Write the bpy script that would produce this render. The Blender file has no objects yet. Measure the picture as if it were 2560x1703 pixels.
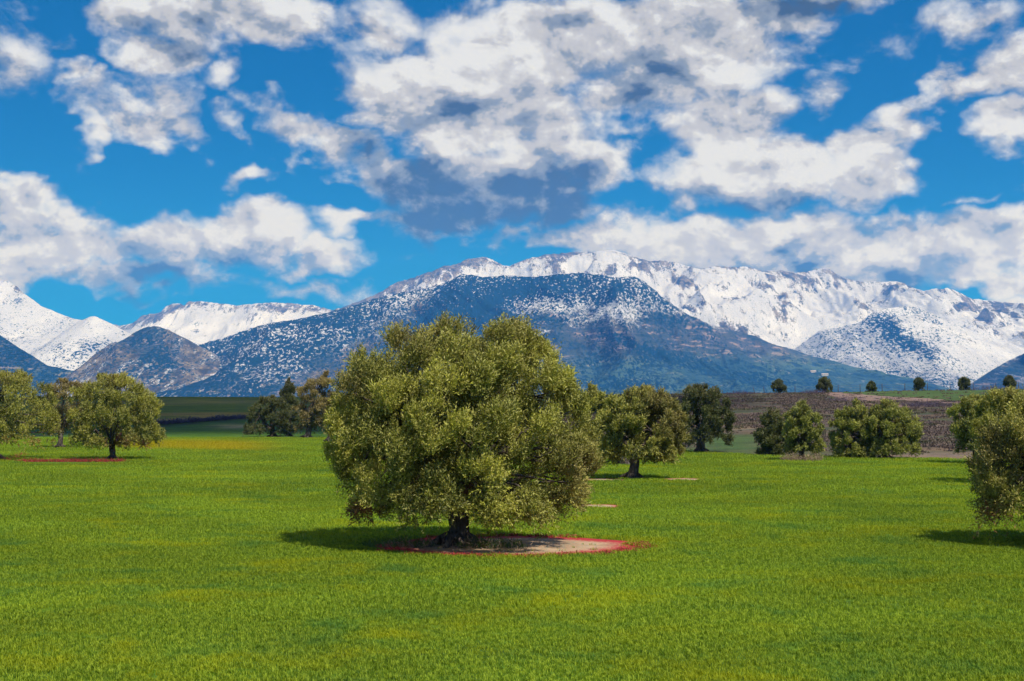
import bpy, math, random
import numpy as np
from math import radians, sin, cos, tan, atan, atan2, pi

# ------------------------------------------------------------------ camera, sky, sun, exposure
SC = bpy.context.scene
COL = SC.collection
F, CX, CY = 2560 * 50 / 36, 1280.0, 851.5
HC = 3.7
PITCH = atan(173.5 / F)

cam_d = bpy.data.cameras.new('camera')
cam_d.lens = 50; cam_d.sensor_width = 36; cam_d.clip_start = 0.5; cam_d.clip_end = 60000
cam = bpy.data.objects.new('camera', cam_d); COL.objects.link(cam)
cam.location = (0, 0, HC); cam.rotation_euler = (pi / 2 + PITCH, 0, 0)
SC.camera = cam

SUN = np.array([1.25, -1.75, 2.75]); SUN /= np.linalg.norm(SUN)
sun_d = bpy.data.lights.new('sun', 'SUN'); sun_d.energy = 4.2; sun_d.angle = radians(0.5); sun_d.color = (1, 0.955, 0.88)
sun = bpy.data.objects.new('sun', sun_d); COL.objects.link(sun)
sun.rotation_euler = (math.acos(SUN[2]), 0, atan2(SUN[1], SUN[0]) + pi / 2)
sun.location = (40, -60, 90)

SC.view_settings.view_transform = 'Standard'
SC.view_settings.look = 'None'
SC.view_settings.exposure = 0.25
SC.view_settings.gamma = 1.0
SC.cycles.use_denoising = True
SC.cycles.max_bounces = 6
SC.cycles.diffuse_bounces = 3
SC.cycles.glossy_bounces = 2
SC.cycles.transmission_bounces = 3
SC.cycles.volume_bounces = 1
SC.cycles.sample_clamp_indirect = 6


def pdir(px, py):
    a = (np.asarray(px, float) - CX) / F; b = (CY - np.asarray(py, float)) / F
    return a, cos(PITCH) - b * sin(PITCH), sin(PITCH) + b * cos(PITCH)


def proj(x, y, z):
    z = z - HC
    f = y * cos(PITCH) + z * sin(PITCH); u = -y * sin(PITCH) + z * cos(PITCH)
    return CX + F * x / f, CY - F * u / f


class NT:
    """short-hand for building node trees"""
    def __init__(s, t):
        s.t = t; s.n = t.nodes; s.l = t.links; s.n.clear()

    def new(s, typ, **kw):
        n = s.n.new(typ)
        for k, v in kw.items(): setattr(n, k, v)
        return n

    def put(s, sock, v):
        if v is None: return
        if isinstance(v, bpy.types.NodeSocket): s.l.new(v, sock)
        else:
            try: sock.default_value = v
            except Exception: sock.default_value = tuple(v) + (1,) if hasattr(v, '__len__') else (v,) * 3

    def m(s, op, a, b=None, c=None, clamp=False):
        n = s.new('ShaderNodeMath', operation=op, use_clamp=clamp)
        for i, v in enumerate((a, b, c)): s.put(n.inputs[i], v)
        return n.outputs[0]

    def vm(s, op, a, b=None, sc=None):
        n = s.new('ShaderNodeVectorMath', operation=op)
        s.put(n.inputs[0], a); s.put(n.inputs[1], b)
        if sc is not None: s.put(n.inputs['Scale'], sc)
        return n.outputs['Value'] if op in ('LENGTH', 'DOT_PRODUCT') else n.outputs[0]

    def noise(s, vec, scale, detail=4, rough=0.55, dist=0.0, col=False):
        n = s.new('ShaderNodeTexNoise')
        s.put(n.inputs['Vector'], vec); n.inputs['Scale'].default_value = scale
        n.inputs['Detail'].default_value = detail; n.inputs['Roughness'].default_value = rough
        n.inputs['Distortion'].default_value = dist
        return n.outputs['Color'] if col else n.outputs['Fac']

    def ramp(s, v, lo, hi, a=0.0, b=1.0, smooth=True):
        n = s.new('ShaderNodeMapRange', interpolation_type='SMOOTHSTEP' if smooth else 'LINEAR')
        for i, q in enumerate((v, lo, hi, a, b)): s.put(n.inputs[i], q)
        return n.outputs[0]

    def mix(s, f, a, b, mode='MIX'):
        n = s.new('ShaderNodeMix', data_type='RGBA', blend_type=mode)
        s.put(n.inputs[0], f); s.put(n.inputs[6], a); s.put(n.inputs[7], b)
        return n.outputs[2]

    def attr(s, name):
        n = s.new('ShaderNodeAttribute', attribute_name=name)
        return n

    def pos(s):
        return s.new('ShaderNodeNewGeometry').outputs['Position']

    def xyz(s, v):
        n = s.new('ShaderNodeSeparateXYZ'); s.put(n.inputs[0], v); return n.outputs

    def cxyz(s, x, y, z):
        n = s.new('ShaderNodeCombineXYZ')
        for i, v in enumerate((x, y, z)): s.put(n.inputs[i], v)
        return n.outputs[0]


def make_world():
    w = bpy.data.worlds.new('World'); SC.world = w; w.use_nodes = True
    T = NT(w.node_tree)
    out = T.new('ShaderNodeOutputWorld'); bg = T.new('ShaderNodeBackground')
    bg.inputs['Strength'].default_value = 0.1
    T.l.new(bg.outputs[0], out.inputs[0])
    d = T.new('ShaderNodeTexCoord').outputs['Generated']
    d = T.vm('NORMALIZE', d)
    x, y, z = T.xyz(d)
    # clear sky: looked up a little higher than it is seen, the air is dry and clean
    sky = T.new('ShaderNodeTexSky', sky_type='NISHITA')
    sky.sun_disc = False
    sky.sun_elevation = math.asin(SUN[2]); sky.sun_rotation = atan2(SUN[0], SUN[1])
    sky.air_density = 1.0; sky.dust_density = 0.2; sky.ozone_density = 2.5; sky.altitude = 600
    zz = T.m('ADD', T.m('MULTIPLY', T.m('MAXIMUM', z, 0.0), 1.5), 0.13)
    T.l.new(T.vm('NORMALIZE', T.cxyz(x, y, zz)), sky.inputs[0])
    hs = T.new('ShaderNodeHueSaturation'); hs.inputs['Hue'].default_value = 0.503
    hs.inputs['Saturation'].default_value = 1.75; hs.inputs['Value'].default_value = 0.95
    T.l.new(sky.outputs[0], hs.inputs['Color'])
    skyc = hs.outputs[0]
    # clouds in angles: U to the right, V up, in thousandths of a photo pixel
    az = T.m('ARCTAN2', x, y); el = T.m('ARCSINE', z)
    U = T.m('MULTIPLY', az, F / 1000); V = T.m('MULTIPLY', el, F / 1000)
    P0 = T.cxyz(U, V, 0.0)
    dn = T.vm('MULTIPLY', d, (1.0, 1.0, 1.45))
    wv = T.noise(dn, 17.0, 3, 0.55, col=True)
    wv = T.vm('SUBTRACT', wv, (0.5, 0.5, 0.5))
    wv2 = T.noise(dn, 60.0, 2, 0.6, col=True)
    wv2 = T.vm('SUBTRACT', wv2, (0.5, 0.5, 0.5))
    off = T.vm('ADD', T.vm('SCALE', wv, sc=0.24), T.vm('SCALE', wv2, sc=0.05))
    off = T.vm('MULTIPLY', off, (1, 1, 0))
    P = T.vm('ADD', P0, off)

    def uv(px, py):
        a, b, c = pdir(px, py)
        r = math.sqrt(a * a + b * b + c * c)
        return atan2(a, b) * F / 1000, math.asin(c / r) * F / 1000

    def blobs(pv, lst, w0=1.0):
        acc = None
        for (px, py, rx, ry, *rest) in lst:
            ang = rest[0] if rest else 0; wt = (rest[1] if len(rest) > 1 else 1.0)
            wt *= min(1.15, max(0.42, (min(rx, ry) / 95) ** 0.55))
            u0, v0 = uv(px, py)
            mp = T.new('ShaderNodeMapping', vector_type='TEXTURE')
            T.l.new(pv, mp.inputs[0])
            mp.inputs['Location'].default_value = (u0, v0, 0)
            mp.inputs['Rotation'].default_value = (0, 0, radians(ang))
            mp.inputs['Scale'].default_value = (rx / 1000, ry / 1000, 1)
            q = T.m('MULTIPLY_ADD', T.vm('LENGTH', mp.outputs[0]), -wt, wt)
            acc = q if acc is None else T.m('SMOOTH_MAX', acc, q, 0.12)
        return acc

    cl = [(560, 30, 270, 85, 0, .85), (400, 110, 110, 85, 0, .9), (560, 165, 50, 55, 0, .7), (730, 50, 110, 80, 0, .7), (320, 50, 80, 80, 0, .8),
          (340, 285, 165, 90), (215, 320, 50, 85, 15), (205, 200, 45, 40, 0, .7), (440, 330, 95, 55), (630, 432, 85, 40),
          (760, 310, 140, 48, -25), (630, 330, 55, 24, -20, .6), (850, 370, 120, 60, -30),
          (1320, 120, 340, 160), (1000, 250, 165, 140), (1210, 300, 310, 150), (1720, 90, 340, 140), (1640, 230, 240, 95),
          (1240, 465, 320, 110), (1160, 545, 240, 85, 0, 1.3), (1490, 420, 120, 100), (960, 410, 150, 80, -30), (2000, 50, 140, 70),
          (930, 80, 100, 100, 0, .55), (2080, -5, 170, 45),
          (1900, 430, 270, 105), (1830, 330, 150, 90), (2190, 410, 110, 120), (2250, 300, 65, 90), (2380, 222, 190, 42, 20),
          (2510, 160, 100, 60, 20, .7), (2520, 325, 95, 58), (2060, 240, 50, 40, 30, .4), (2400, 45, 80, 22, 10, .3),
          (20, 500, 140, 65), (140, 605, 300, 95), (430, 600, 340, 88), (610, 565, 160, 68), (300, 690, 400, 52), (770, 650, 120, 45, 10),
          (870, 545, 100, 52, 20), (1075, 570, 55, 16, 15, .7), (780, 725, 140, 36, 0, .7), (40, 150, 55, 45, -40, .25),
          (1620, 600, 320, 70), (1900, 620, 400, 95), (2310, 630, 350, 85), (2060, 680, 360, 55), (2470, 690, 210, 48), (1430, 615, 210, 36),
          (1270, 630, 100, 24, 12), (2530, 745, 60, 34), (2380, 520, 130, 14, 12, .35)]
    B = blobs(P, cl)
    # outside the photograph the same kind of broken cloud goes on
    lowf = T.noise(dn, 5.5, 3, 0.5)
    inn = T.m('MULTIPLY', T.ramp(T.m('ABSOLUTE', U), 1.25, 1.75, 1, 0), T.ramp(V, 1.0, 1.35, 1, 0))
    gen = T.m('MULTIPLY_ADD', T.m('SUBTRACT', lowf, 0.52), 5.0, 0.0)
    gen = T.m('SUBTRACT', gen, T.m('MULTIPLY', inn, 4.0))
    B = T.m('MAXIMUM', B, gen)

    def fbm(vec):
        a = T.noise(vec, 16.0, 9, 0.60, 0.15)
        return T.m('SUBTRACT', a, 0.5)
    fb = fbm(dn)
    dens = T.m('ADD', T.m('MULTIPLY', B, 1.05), T.m('MULTIPLY', fb, 2.0))
    alpha = T.ramp(dens, -0.12, 0.46)
    # light on the clouds: compare the field with itself a step towards the sun
    dl = T.vm('ADD', dn, (0.006, 0, 0.0125))
    fb2 = fbm(dl)
    relief = T.m('SUBTRACT', fb, fb2)
    Pl = T.vm('ADD', P, (0.012, 0.05, 0))
    dk = [(1170, 550, 340, 120), (1050, 460, 260, 95, -10), (1330, 500, 200, 110), (930, 390, 150, 60, -30, .8), (1120, 300, 140, 60, 0, .55),
          (1450, 430, 110, 60, 30, .7), (2020, 15, 210, 70), (1930, 510, 320, 48, 0, .8), (1700, 500, 130, 50, -25, .6),
          (1450, 60, 130, 60, 0, .5), (1650, 200, 160, 50, 30, .5), (350, 715, 460, 62, 0, .75), (2230, 700, 430, 55, 0, .75),
          (1980, 625, 55, 40, 0, .8), (300, 330, 110, 40, 0, .55), (450, 90, 80, 90, 0, .55), (2150, 480, 110, 60, 0, .55), (2380, 255, 150, 30, 20, .5),
          (560, 640, 140, 50, 0, .45), (150, 640, 200, 40, 10, .4)]
    D = T.m('MAXIMUM', blobs(P, dk), 0.0)
    lg2 = T.m('SUBTRACT', T.noise(T.vm('ADD', dn, (1, 5, 3)), 20.0, 5, 0.58), 0.5)
    D = T.m('MULTIPLY', T.m('MINIMUM', T.m('MULTIPLY', D, 1.25), 0.72), T.m('ADD', T.m('ADD', T.m('MULTIPLY', fb, 1.0), T.m('MULTIPLY', lg2, 1.5)), 0.98))
    lowg = T.m('SUBTRACT', T.noise(T.vm('ADD', dn, (4, 2, 7)), 13.0, 4, 0.55), 0.5)
    shade = T.m('ADD', T.m('ADD', T.m('MULTIPLY', relief, 2.9), T.m('MULTIPLY', lowg, 1.3)), 0.76)
    core = T.ramp(dens, 0.3, 1.3)
    shade = T.m('SUBTRACT', shade, T.m('MULTIPLY', core, 0.07))
    shade = T.m('SUBTRACT', shade, T.m('MULTIPLY', D, 1.0))
    shade = T.m('MINIMUM', T.m('MAXIMUM', shade, 0.0), 1.0)
    cr = T.new('ShaderNodeValToRGB'); cr.color_ramp.interpolation = 'EASE'
    e = cr.color_ramp.elements
    e[0].position = 0.0; e[0].color = (0.060, 0.085, 0.115, 1)
    e[1].position = 0.95; e[1].color = (0.83, 0.86, 0.92, 1)
    q = e.new(0.38); q.color = (0.27, 0.31, 0.37, 1)
    q = e.new(0.66); q.color = (0.58, 0.585, 0.62, 1)
    T.l.new(shade, cr.inputs[0])
    cc = T.vm('SCALE', cr.outputs[0], sc=8.2)
    fin = T.mix(T.m('MULTIPLY', alpha, 0.97), skyc, cc)
    T.l.new(fin, bg.inputs['Color'])
    w.cycles.sampling_method = 'NONE'


make_world()

# ------------------------------------------------------------------ helpers
rng = np.random.default_rng(7)


def hash2(ix, iy, seed):
    h = (ix.astype(np.int64) * 374761393 + iy.astype(np.int64) * 668265263 + seed * 1442695041) & 0xffffffff
    h = ((h ^ (h >> 13)) * 1274126177) & 0xffffffff
    h = h ^ (h >> 16)
    return (h & 0xffffff) / float(0xffffff)


def vnoise(x, y, seed=0):
    x = np.asarray(x, float); y = np.asarray(y, float)
    ix = np.floor(x); iy = np.floor(y); fx = x - ix; fy = y - iy
    fx = fx * fx * fx * (fx * (fx * 6 - 15) + 10); fy = fy * fy * fy * (fy * (fy * 6 - 15) + 10)
    a = hash2(ix, iy, seed); b = hash2(ix + 1, iy, seed); c = hash2(ix, iy + 1, seed); d = hash2(ix + 1, iy + 1, seed)
    return (a + (b - a) * fx) * (1 - fy) + (c + (d - c) * fx) * fy


def fbm2(x, y, oct=5, seed=0, gain=0.5):
    s = 0; a = 1; t = 0
    for i in range(oct):
        s = s + a * vnoise(x * 2 ** i + 17.3 * i, y * 2 ** i - 9.1 * i, seed + i); t += a; a *= gain
    return s / t


def ridged(x, y, oct=4, seed=0, gain=0.5):
    s = 0; a = 1; t = 0
    for i in range(oct):
        n = 1 - np.abs(2 * vnoise(x * 2 ** i + 5.7 * i, y * 2 ** i + 3.3 * i, seed + i) - 1)
        s = s + a * n * n; t += a; a *= gain
    return s / t


def sstep(v, a, b):
    t = np.clip((np.asarray(v, float) - a) / (b - a), 0, 1); return t * t * (3 - 2 * t)


def mesh_np(name, verts, faces, mat=None, parent=None, attrs=None, smooth=False):
    verts = np.asarray(verts, np.float32); faces = np.asarray(faces, np.int32)
    me = bpy.data.meshes.new(name)
    k = faces.shape[1]; n = len(faces)
    me.vertices.add(len(verts)); me.vertices.foreach_set('co', verts.ravel())
    me.loops.add(n * k); me.loops.foreach_set('vertex_index', faces.ravel())
    me.polygons.add(n); me.polygons.foreach_set('loop_start', np.arange(0, n * k, k, dtype=np.int32))
    me.polygons.foreach_set('loop_total', np.full(n, k, np.int32))
    if smooth: me.polygons.foreach_set('use_smooth', np.ones(n, bool))
    for an, av in (attrs or {}).items():
        av = np.asarray(av, np.float32)
        if av.ndim == 1:
            a = me.attributes.new(an, 'FLOAT', 'POINT'); a.data.foreach_set('value', av)
        else:
            a = me.attributes.new(an, 'FLOAT_COLOR', 'POINT'); a.data.foreach_set('color', av.ravel())
    me.update(calc_edges=True)
    if mat: me.materials.append(mat)
    o = bpy.data.objects.new(name, me); COL.objects.link(o)
    if parent: o.parent = parent
    return o


class MB:
    """collects polygons of any size into one mesh"""
    def __init__(s): s.v = []; s.f = []

    def box(s, c, size, rz=0.0):
        c = np.array(c); h = np.array(size) / 2; b = len(s.v)
        R = np.array([[cos(rz), -sin(rz), 0], [sin(rz), cos(rz), 0], [0, 0, 1]])
        for dx, dy, dz in ((-1, -1, -1), (1, -1, -1), (1, 1, -1), (-1, 1, -1), (-1, -1, 1), (1, -1, 1), (1, 1, 1), (-1, 1, 1)):
            s.v.append(tuple(c + R @ (h * (dx, dy, dz))))
        s.f += [tuple(b + i for i in q) for q in ((0, 3, 2, 1), (4, 5, 6, 7), (0, 1, 5, 4), (1, 2, 6, 5), (2, 3, 7, 6), (3, 0, 4, 7))]

    def tube(s, pts, rad, n=8, seed=0, rough=0.0, cap=True):
        pts = np.array(pts, float); b0 = len(s.v); m = len(pts)
        t = np.gradient(pts, axis=0); t /= np.linalg.norm(t, axis=1)[:, None] + 1e-9
        ref = np.array([0.31, 0.95, 0.05])
        for i in range(m):
            u = np.cross(t[i], ref); u /= np.linalg.norm(u) + 1e-9; w = np.cross(t[i], u)
            for k in range(n):
                a = 2 * pi * k / n
                r = rad[i] * (1 + rough * (2 * float(vnoise(np.array(k * 2.1 + 3.7), np.array(i * 0.45 + seed), 31 + seed)) - 1))
                s.v.append(tuple(pts[i] + r * (u * cos(a) + w * sin(a))))
        for i in range(m - 1):
            for k in range(n):
                k2 = (k + 1) % n
                s.f.append((b0 + i * n + k, b0 + i * n + k2, b0 + (i + 1) * n + k2, b0 + (i + 1) * n + k))
        if cap:
            s.f.append(tuple(b0 + k for k in range(n))[::-1]); s.f.append(tuple(b0 + (m - 1) * n + k for k in range(n)))

    def build(s, name, mat, parent=None, smooth=False):
        me = bpy.data.meshes.new(name); me.from_pydata([tuple(map(float, v)) for v in s.v], [], s.f); me.update()
        if smooth: me.polygons.foreach_set('use_smooth', np.ones(len(me.polygons), bool))
        me.materials.append(mat)
        o = bpy.data.objects.new(name, me); COL.objects.link(o)
        if parent: o.parent = parent
        return o


def tag(o, label=None, cat=None, group=None, kind=None):
    if label: o['label'] = label
    if cat: o['category'] = cat
    if group: o['group'] = group
    if kind: o['kind'] = kind
    return o


def empty(name, loc, label, cat, group=None):
    o = bpy.data.objects.new(name, None); COL.objects.link(o); o.location = loc
    o.empty_display_size = 0.3
    return tag(o, label, cat, group)


def mat_new(name):
    m = bpy.data.materials.new(name); m.use_nodes = True
    T = NT(m.node_tree)
    out = T.new('ShaderNodeOutputMaterial'); p = T.new('ShaderNodeBsdfPrincipled')
    T.l.new(p.outputs[0], out.inputs[0])
    p.inputs['Roughness'].default_value = 0.8
    p.inputs['Specular IOR Level'].default_value = 0.2
    return m, T, p, out


def bump(T, p, h, strength, dist):
    b = T.new('ShaderNodeBump'); b.inputs['Strength'].default_value = strength; b.inputs['Distance'].default_value = dist
    T.put(b.inputs['Height'], h); T.l.new(b.outputs[0], p.inputs['Normal'])


# ------------------------------------------------------------------ terrain shape
EDGE = ([-4000, 800, 1200, 1700, 1900, 2450, 6000], [190, 190, 160, 128, 116, 106, 104])


def px_of(x, y):
    return CX + F * np.asarray(x, float) / np.maximum(np.asarray(y, float), 5.0)


def edge_d(x, y):
    return np.interp(px_of(x, y), *EDGE)


def ground_z(x, y):
    x = np.asarray(x, float); y = np.asarray(y, float)
    dd = y - edge_d(x, y)
    px = px_of(x, y); t = sstep(px, 900, 1500)
    zl = np.interp(dd, [0, 25, 70, 140, 205, 225, 250, 600, 2500], [0, 0.25, 1.7, 4.6, 7.3, 7.5, 7.2, -6, -22])
    zr = np.interp(dd, [0, 20, 66, 110, 150, 186, 205, 225, 560, 2500], [0, 0.35, 2.0, 4.0, 5.7, 7.05, 7.3, 7.0, -7, -22])
    zr = zr + sstep(px, 1900, 2560) * 0.75 * sstep(dd, 20, 190) * sstep(dd, 600, 200)
    n = (fbm2(x / 26, y / 26, 3, 5) - 0.5) * 0.9 * sstep(dd, 5, 60)
    return zl * (1 - t) + zr * t + n * np.where(t > 0.5, 0.7, 0.35) * sstep(dd, 800, 300)


def hit(px, py, ymin=12, ymax=520):
    a, b, c = pdir(px, py)
    ys = np.linspace(ymin, ymax, 4000)
    x = a / b * ys; z = HC + c / b * ys
    i = np.argmax(z < ground_z(x, ys)) if np.any(z < ground_z(x, ys)) else len(ys) - 1
    return np.array([x[i], ys[i], float(ground_z(x[i], ys[i]))])


def at_d(px, d):
    x = (px - CX) / F * d * 1.0 / 1.0
    a, b, c = pdir(px, 1025.0); x = a / b * d
    return np.array([x, d, float(ground_z(x, d))])


# ------------------------------------------------------------------ ground materials
def ground_material():
    m, T, p, out = mat_new('ground_cover')
    pos = T.pos(); c = T.attr('cover').outputs['Color']
    n1 = T.noise(T.vm('MULTIPLY', pos, (0.35, 0.9, 1)), 0.28, 5, 0.6)
    n2 = T.noise(pos, 2.4, 6, 0.7)
    n3 = T.noise(T.vm('MULTIPLY', pos, (0.3, 1.0, 1)), 0.9, 4, 0.6)
    v = T.m('ADD', T.m('MULTIPLY', T.m('SUBTRACT', n1, 0.5), 1.6), T.m('MULTIPLY', T.m('SUBTRACT', n2, 0.5), 1.9))
    v = T.m('ADD', T.m('ADD', v, T.m('MULTIPLY', T.m('SUBTRACT', n3, 0.5), 1.2)), 1.0)
    v = T.m('MINIMUM', T.m('MAXIMUM', v, 0.25), 1.9)
    c = T.vm('SCALE', c, sc=v)
    warm = T.ramp(n1, 0.42, 0.62)
    c = T.mix(T.m('MULTIPLY', warm, 0.35), c, T.mix(1.0, c, (1.35, 1.0, 0.55, 1), 'MULTIPLY'))
    T.l.new(c, p.inputs['Base Color']); p.inputs['Roughness'].default_value = 0.95
    bump(T, p, n2, 0.6, 0.25)
    return m


def ground_sheet():
    def axis(parts):
        return np.unique(np.concatenate(parts))
    xs = axis([np.arange(-210, 211, 3.5), 210 + np.cumsum(4 * 1.2 ** np.arange(1, 33)), -210 - np.cumsum(4 * 1.2 ** np.arange(1, 33))])
    ys = axis([np.arange(-90, 100, 6), np.arange(100, 330, 1.6), np.arange(330, 520, 4), 520 + np.cumsum(5 * 1.17 ** np.arange(1, 40)), -90 - np.cumsum(5 * 1.25 ** np.arange(1, 20))])
    X, Y = np.meshgrid(xs, ys)
    Z = ground_z(X, Y)
    nx, ny = len(xs), len(ys)
    idx = np.arange(nx * ny).reshape(ny, nx)
    f = np.stack([idx[:-1, :-1], idx[:-1, 1:], idx[1:, 1:], idx[1:, :-1]], -1).reshape(-1, 4)
    px, py = proj(X, np.maximum(Y, 5), Z)
    dd = Y - edge_d(X, Y)
    wob = (fbm2(X / 18, Y / 18, 4, 77) - 0.5)
    left = 1 - sstep(px, 900, 1400)
    C = np.zeros(X.shape + (3,))

    def lay(mask, col):
        C[:] = C * (1 - mask[..., None]) + np.array(col) * mask[..., None]
    C[:] = (0.085, 0.165, 0.008)
    # behind the field: left meadow, right scrub slope
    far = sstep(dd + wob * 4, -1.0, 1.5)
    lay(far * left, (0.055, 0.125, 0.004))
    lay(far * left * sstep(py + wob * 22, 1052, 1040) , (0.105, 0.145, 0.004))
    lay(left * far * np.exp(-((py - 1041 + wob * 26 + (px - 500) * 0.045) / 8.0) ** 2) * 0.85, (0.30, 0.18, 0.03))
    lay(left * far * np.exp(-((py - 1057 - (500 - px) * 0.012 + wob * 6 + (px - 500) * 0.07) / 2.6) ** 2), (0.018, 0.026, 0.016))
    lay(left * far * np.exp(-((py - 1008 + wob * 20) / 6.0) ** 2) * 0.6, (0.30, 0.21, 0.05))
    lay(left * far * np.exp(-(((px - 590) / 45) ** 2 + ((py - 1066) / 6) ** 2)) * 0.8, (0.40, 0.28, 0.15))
    r = far * (1 - left)
    lay(r, (0.095, 0.070, 0.052))
    lay(r * sstep(fbm2(X / 14, Y / 9, 4, 3), 0.52, 0.66) * 0.8, (0.095, 0.075, 0.052))
    lay(r * sstep(fbm2(X / 9, Y / 5, 4, 13), 0.55, 0.66) * 0.7, (0.045, 0.07, 0.028))
    # pale tilled soil by the field corner and at mid slope
    lay(r * np.exp(-(((px - 2350) / 150) ** 2 + ((py - 1138 + wob * 16) / 16) ** 2) * 1.3), (0.23, 0.165, 0.12))
    lay(r * np.exp(-(((px - 2330) / 120) ** 2 + ((py - 1085) / 30) ** 2)) * sstep(fbm2(X / 20, Y / 4, 3, 9), 0.45, 0.6) * 0.6, (0.20, 0.15, 0.11))
    lay(r * np.exp(-(((px - 2080) / 40) ** 2 + ((py - 1138) / 6) ** 2)), (0.21, 0.15, 0.11))
    lay(r * np.exp(-(((px - 1868) / 38) ** 2 + ((py - 1068 + wob * 10) / 9) ** 2)) * 0.8, (0.21, 0.17, 0.12))
    # greener tongues behind the olive trees
    lay(r * np.exp(-(((px - 1820) / 110) ** 2 + ((py - 1112) / 24) ** 4)) * 0.95, (0.050, 0.105, 0.026))
    lay(r * np.exp(-(((px - 2045) / 60) ** 2 + ((py - 1118) / 24) ** 2)) * 0.9, (0.055, 0.115, 0.026))
    # strip of meadow along the crest
    st = sstep(px, 2010, 2130) * sstep(py, 1004 + (px - 2300) * 0.03, 998 + (px - 2300) * 0.03)
    lay(r * st, (0.060, 0.105, 0.026))
    lay(r * sstep(py, 992, 986) * sstep(px, 2100, 1950) * 0.7, (0.05, 0.075, 0.03))
    # open land beyond the crest
    lay(sstep(Y, 480, 700), (0.075, 0.10, 0.045))
    # yellow-flowering strip in the far part of the field
    ys_ = np.exp(-((py - 1112 - (px - 600) * 0.03 + wob * 8) / 10.0) ** 2) * sstep(px, 330, 420) * sstep(px, 760, 640) * (1 - far)
    lay(ys_ * 0.9, (0.26, 0.20, 0.012))
    v = np.stack([X, Y, Z], -1).reshape(-1, 3)
    cc = np.concatenate([C.reshape(-1, 3), np.ones((nx * ny, 1))], 1)
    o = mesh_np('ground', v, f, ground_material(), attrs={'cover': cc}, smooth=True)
    return tag(o, kind='structure')


ground_sheet()


# ------------------------------------------------------------------ mountains
def mountain_material():
    m, T, p, out = mat_new('mountain_cover')
    pos = T.pos()
    fo = T.attr('forest_and_shade').outputs['Fac']; sn = T.attr('snow').outputs['Fac']; ro = T.attr('rock').outputs['Fac']; gr = T.attr('green').outputs['Fac']
    pz = T.vm('MULTIPLY', pos, (1, 0.22, 1))
    n1 = T.noise(pz, 1 / 10, 3, 0.7)
    n2 = T.noise(pz, 1 / 55, 5, 0.75)
    n3 = T.noise(pz, 1 / 320, 6, 0.62)
    vo = T.new('ShaderNodeTexVoronoi'); T.put(vo.inputs['Vector'], pz); vo.inputs['Scale'].default_value = 1 / 15
    dots = T.m('SUBTRACT', 0.5, vo.outputs['Distance'])
    # trees: single crowns at the fringe, closed cover inside; painted cloud shadow shares this mask
    fm = T.m('ADD', T.m('MULTIPLY', T.m('SUBTRACT', n1, 0.5), 2.5), T.m('MULTIPLY', T.m('SUBTRACT', n2, 0.5), 1.2))
    fm = T.m('ADD', fm, T.m('MULTIPLY', dots, 0.45))
    fm = T.ramp(T.m('ADD', fm, fo), 0.47, 0.60)
    sm = T.m('ADD', T.m('MULTIPLY', T.m('SUBTRACT', n2, 0.5), 1.3), T.m('MULTIPLY', T.m('SUBTRACT', n1, 0.5), 1.9))
    sm = T.m('ADD', sm, T.m('MULTIPLY', T.m('SUBTRACT', n3, 0.5), 0.8))
    sm = T.ramp(T.m('ADD', sm, sn), 0.42, 0.6)
    n4 = T.noise(T.vm('MULTIPLY', pos, (1, 0.1, 0.45)), 1 / 48, 5, 0.72)
    rm = T.m('ADD', T.m('ADD', T.m('MULTIPLY', T.m('SUBTRACT', n4, 0.5), 2.2), T.m('MULTIPLY', T.m('SUBTRACT', n1, 0.5), 0.9)), T.m('MULTIPLY', T.m('SUBTRACT', n3, 0.5), 1.5))
    rm = T.ramp(T.m('ADD', rm, ro), 0.46, 0.62)
    scrub = T.mix(T.ramp(n3, 0.4, 0.62), (0.042, 0.068, 0.098, 1), (0.085, 0.092, 0.118, 1))
    scrub = T.mix(T.m('MULTIPLY', T.ramp(n2, 0.57, 0.68), 0.6), scrub, (0.26, 0.19, 0.18, 1))
    st = T.noise(T.vm('MULTIPLY', pos, (0.22, 0.04, 1.0)), 1 / 22, 4, 0.65)
    scrub = T.mix(T.m('MULTIPLY', T.ramp(st, 0.555, 0.64), 0.75), scrub, (0.33, 0.25, 0.235, 1))
    scrub = T.mix(T.m('MULTIPLY', T.ramp(st, 0.46, 0.38), 0.8), scrub, (0.016, 0.045, 0.085, 1))
    green = T.mix(T.ramp(n3, 0.4, 0.6), (0.030, 0.075, 0.105, 1), (0.070, 0.125, 0.120, 1))
    green = T.mix(T.m('MULTIPLY', T.ramp(st, 0.46, 0.40), 0.85), green, (0.012, 0.042, 0.085, 1))
    green = T.mix(T.m('MULTIPLY', T.ramp(st, 0.60, 0.68), 0.6), green, (0.26, 0.26, 0.22, 1))
    gnd = T.mix(gr, scrub, green)
    rock = T.mix(T.ramp(n2, 0.38, 0.64), (0.045, 0.048, 0.055, 1), (0.25, 0.21, 0.17, 1))
    gnd = T.mix(sm, gnd, T.mix(T.ramp(n3, 0.38, 0.66), (0.47, 0.48, 0.53, 1), (0.60, 0.605, 0.64, 1)))
    gnd = T.mix(rm, gnd, rock)
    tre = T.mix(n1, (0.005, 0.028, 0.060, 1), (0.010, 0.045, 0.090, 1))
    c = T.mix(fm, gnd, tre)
    T.l.new(c, p.inputs['Base Color']); p.inputs['Roughness'].default_value = 0.95
    p.inputs['Specular IOR Level'].default_value = 0.05
    h = T.m('ADD', T.m('MULTIPLY', n2, 22.0), T.m('MULTIPLY', n1, 7.0))
    bump(T, p, h, 0.55, 1.0)
    return m


MM = mountain_material()


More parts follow.
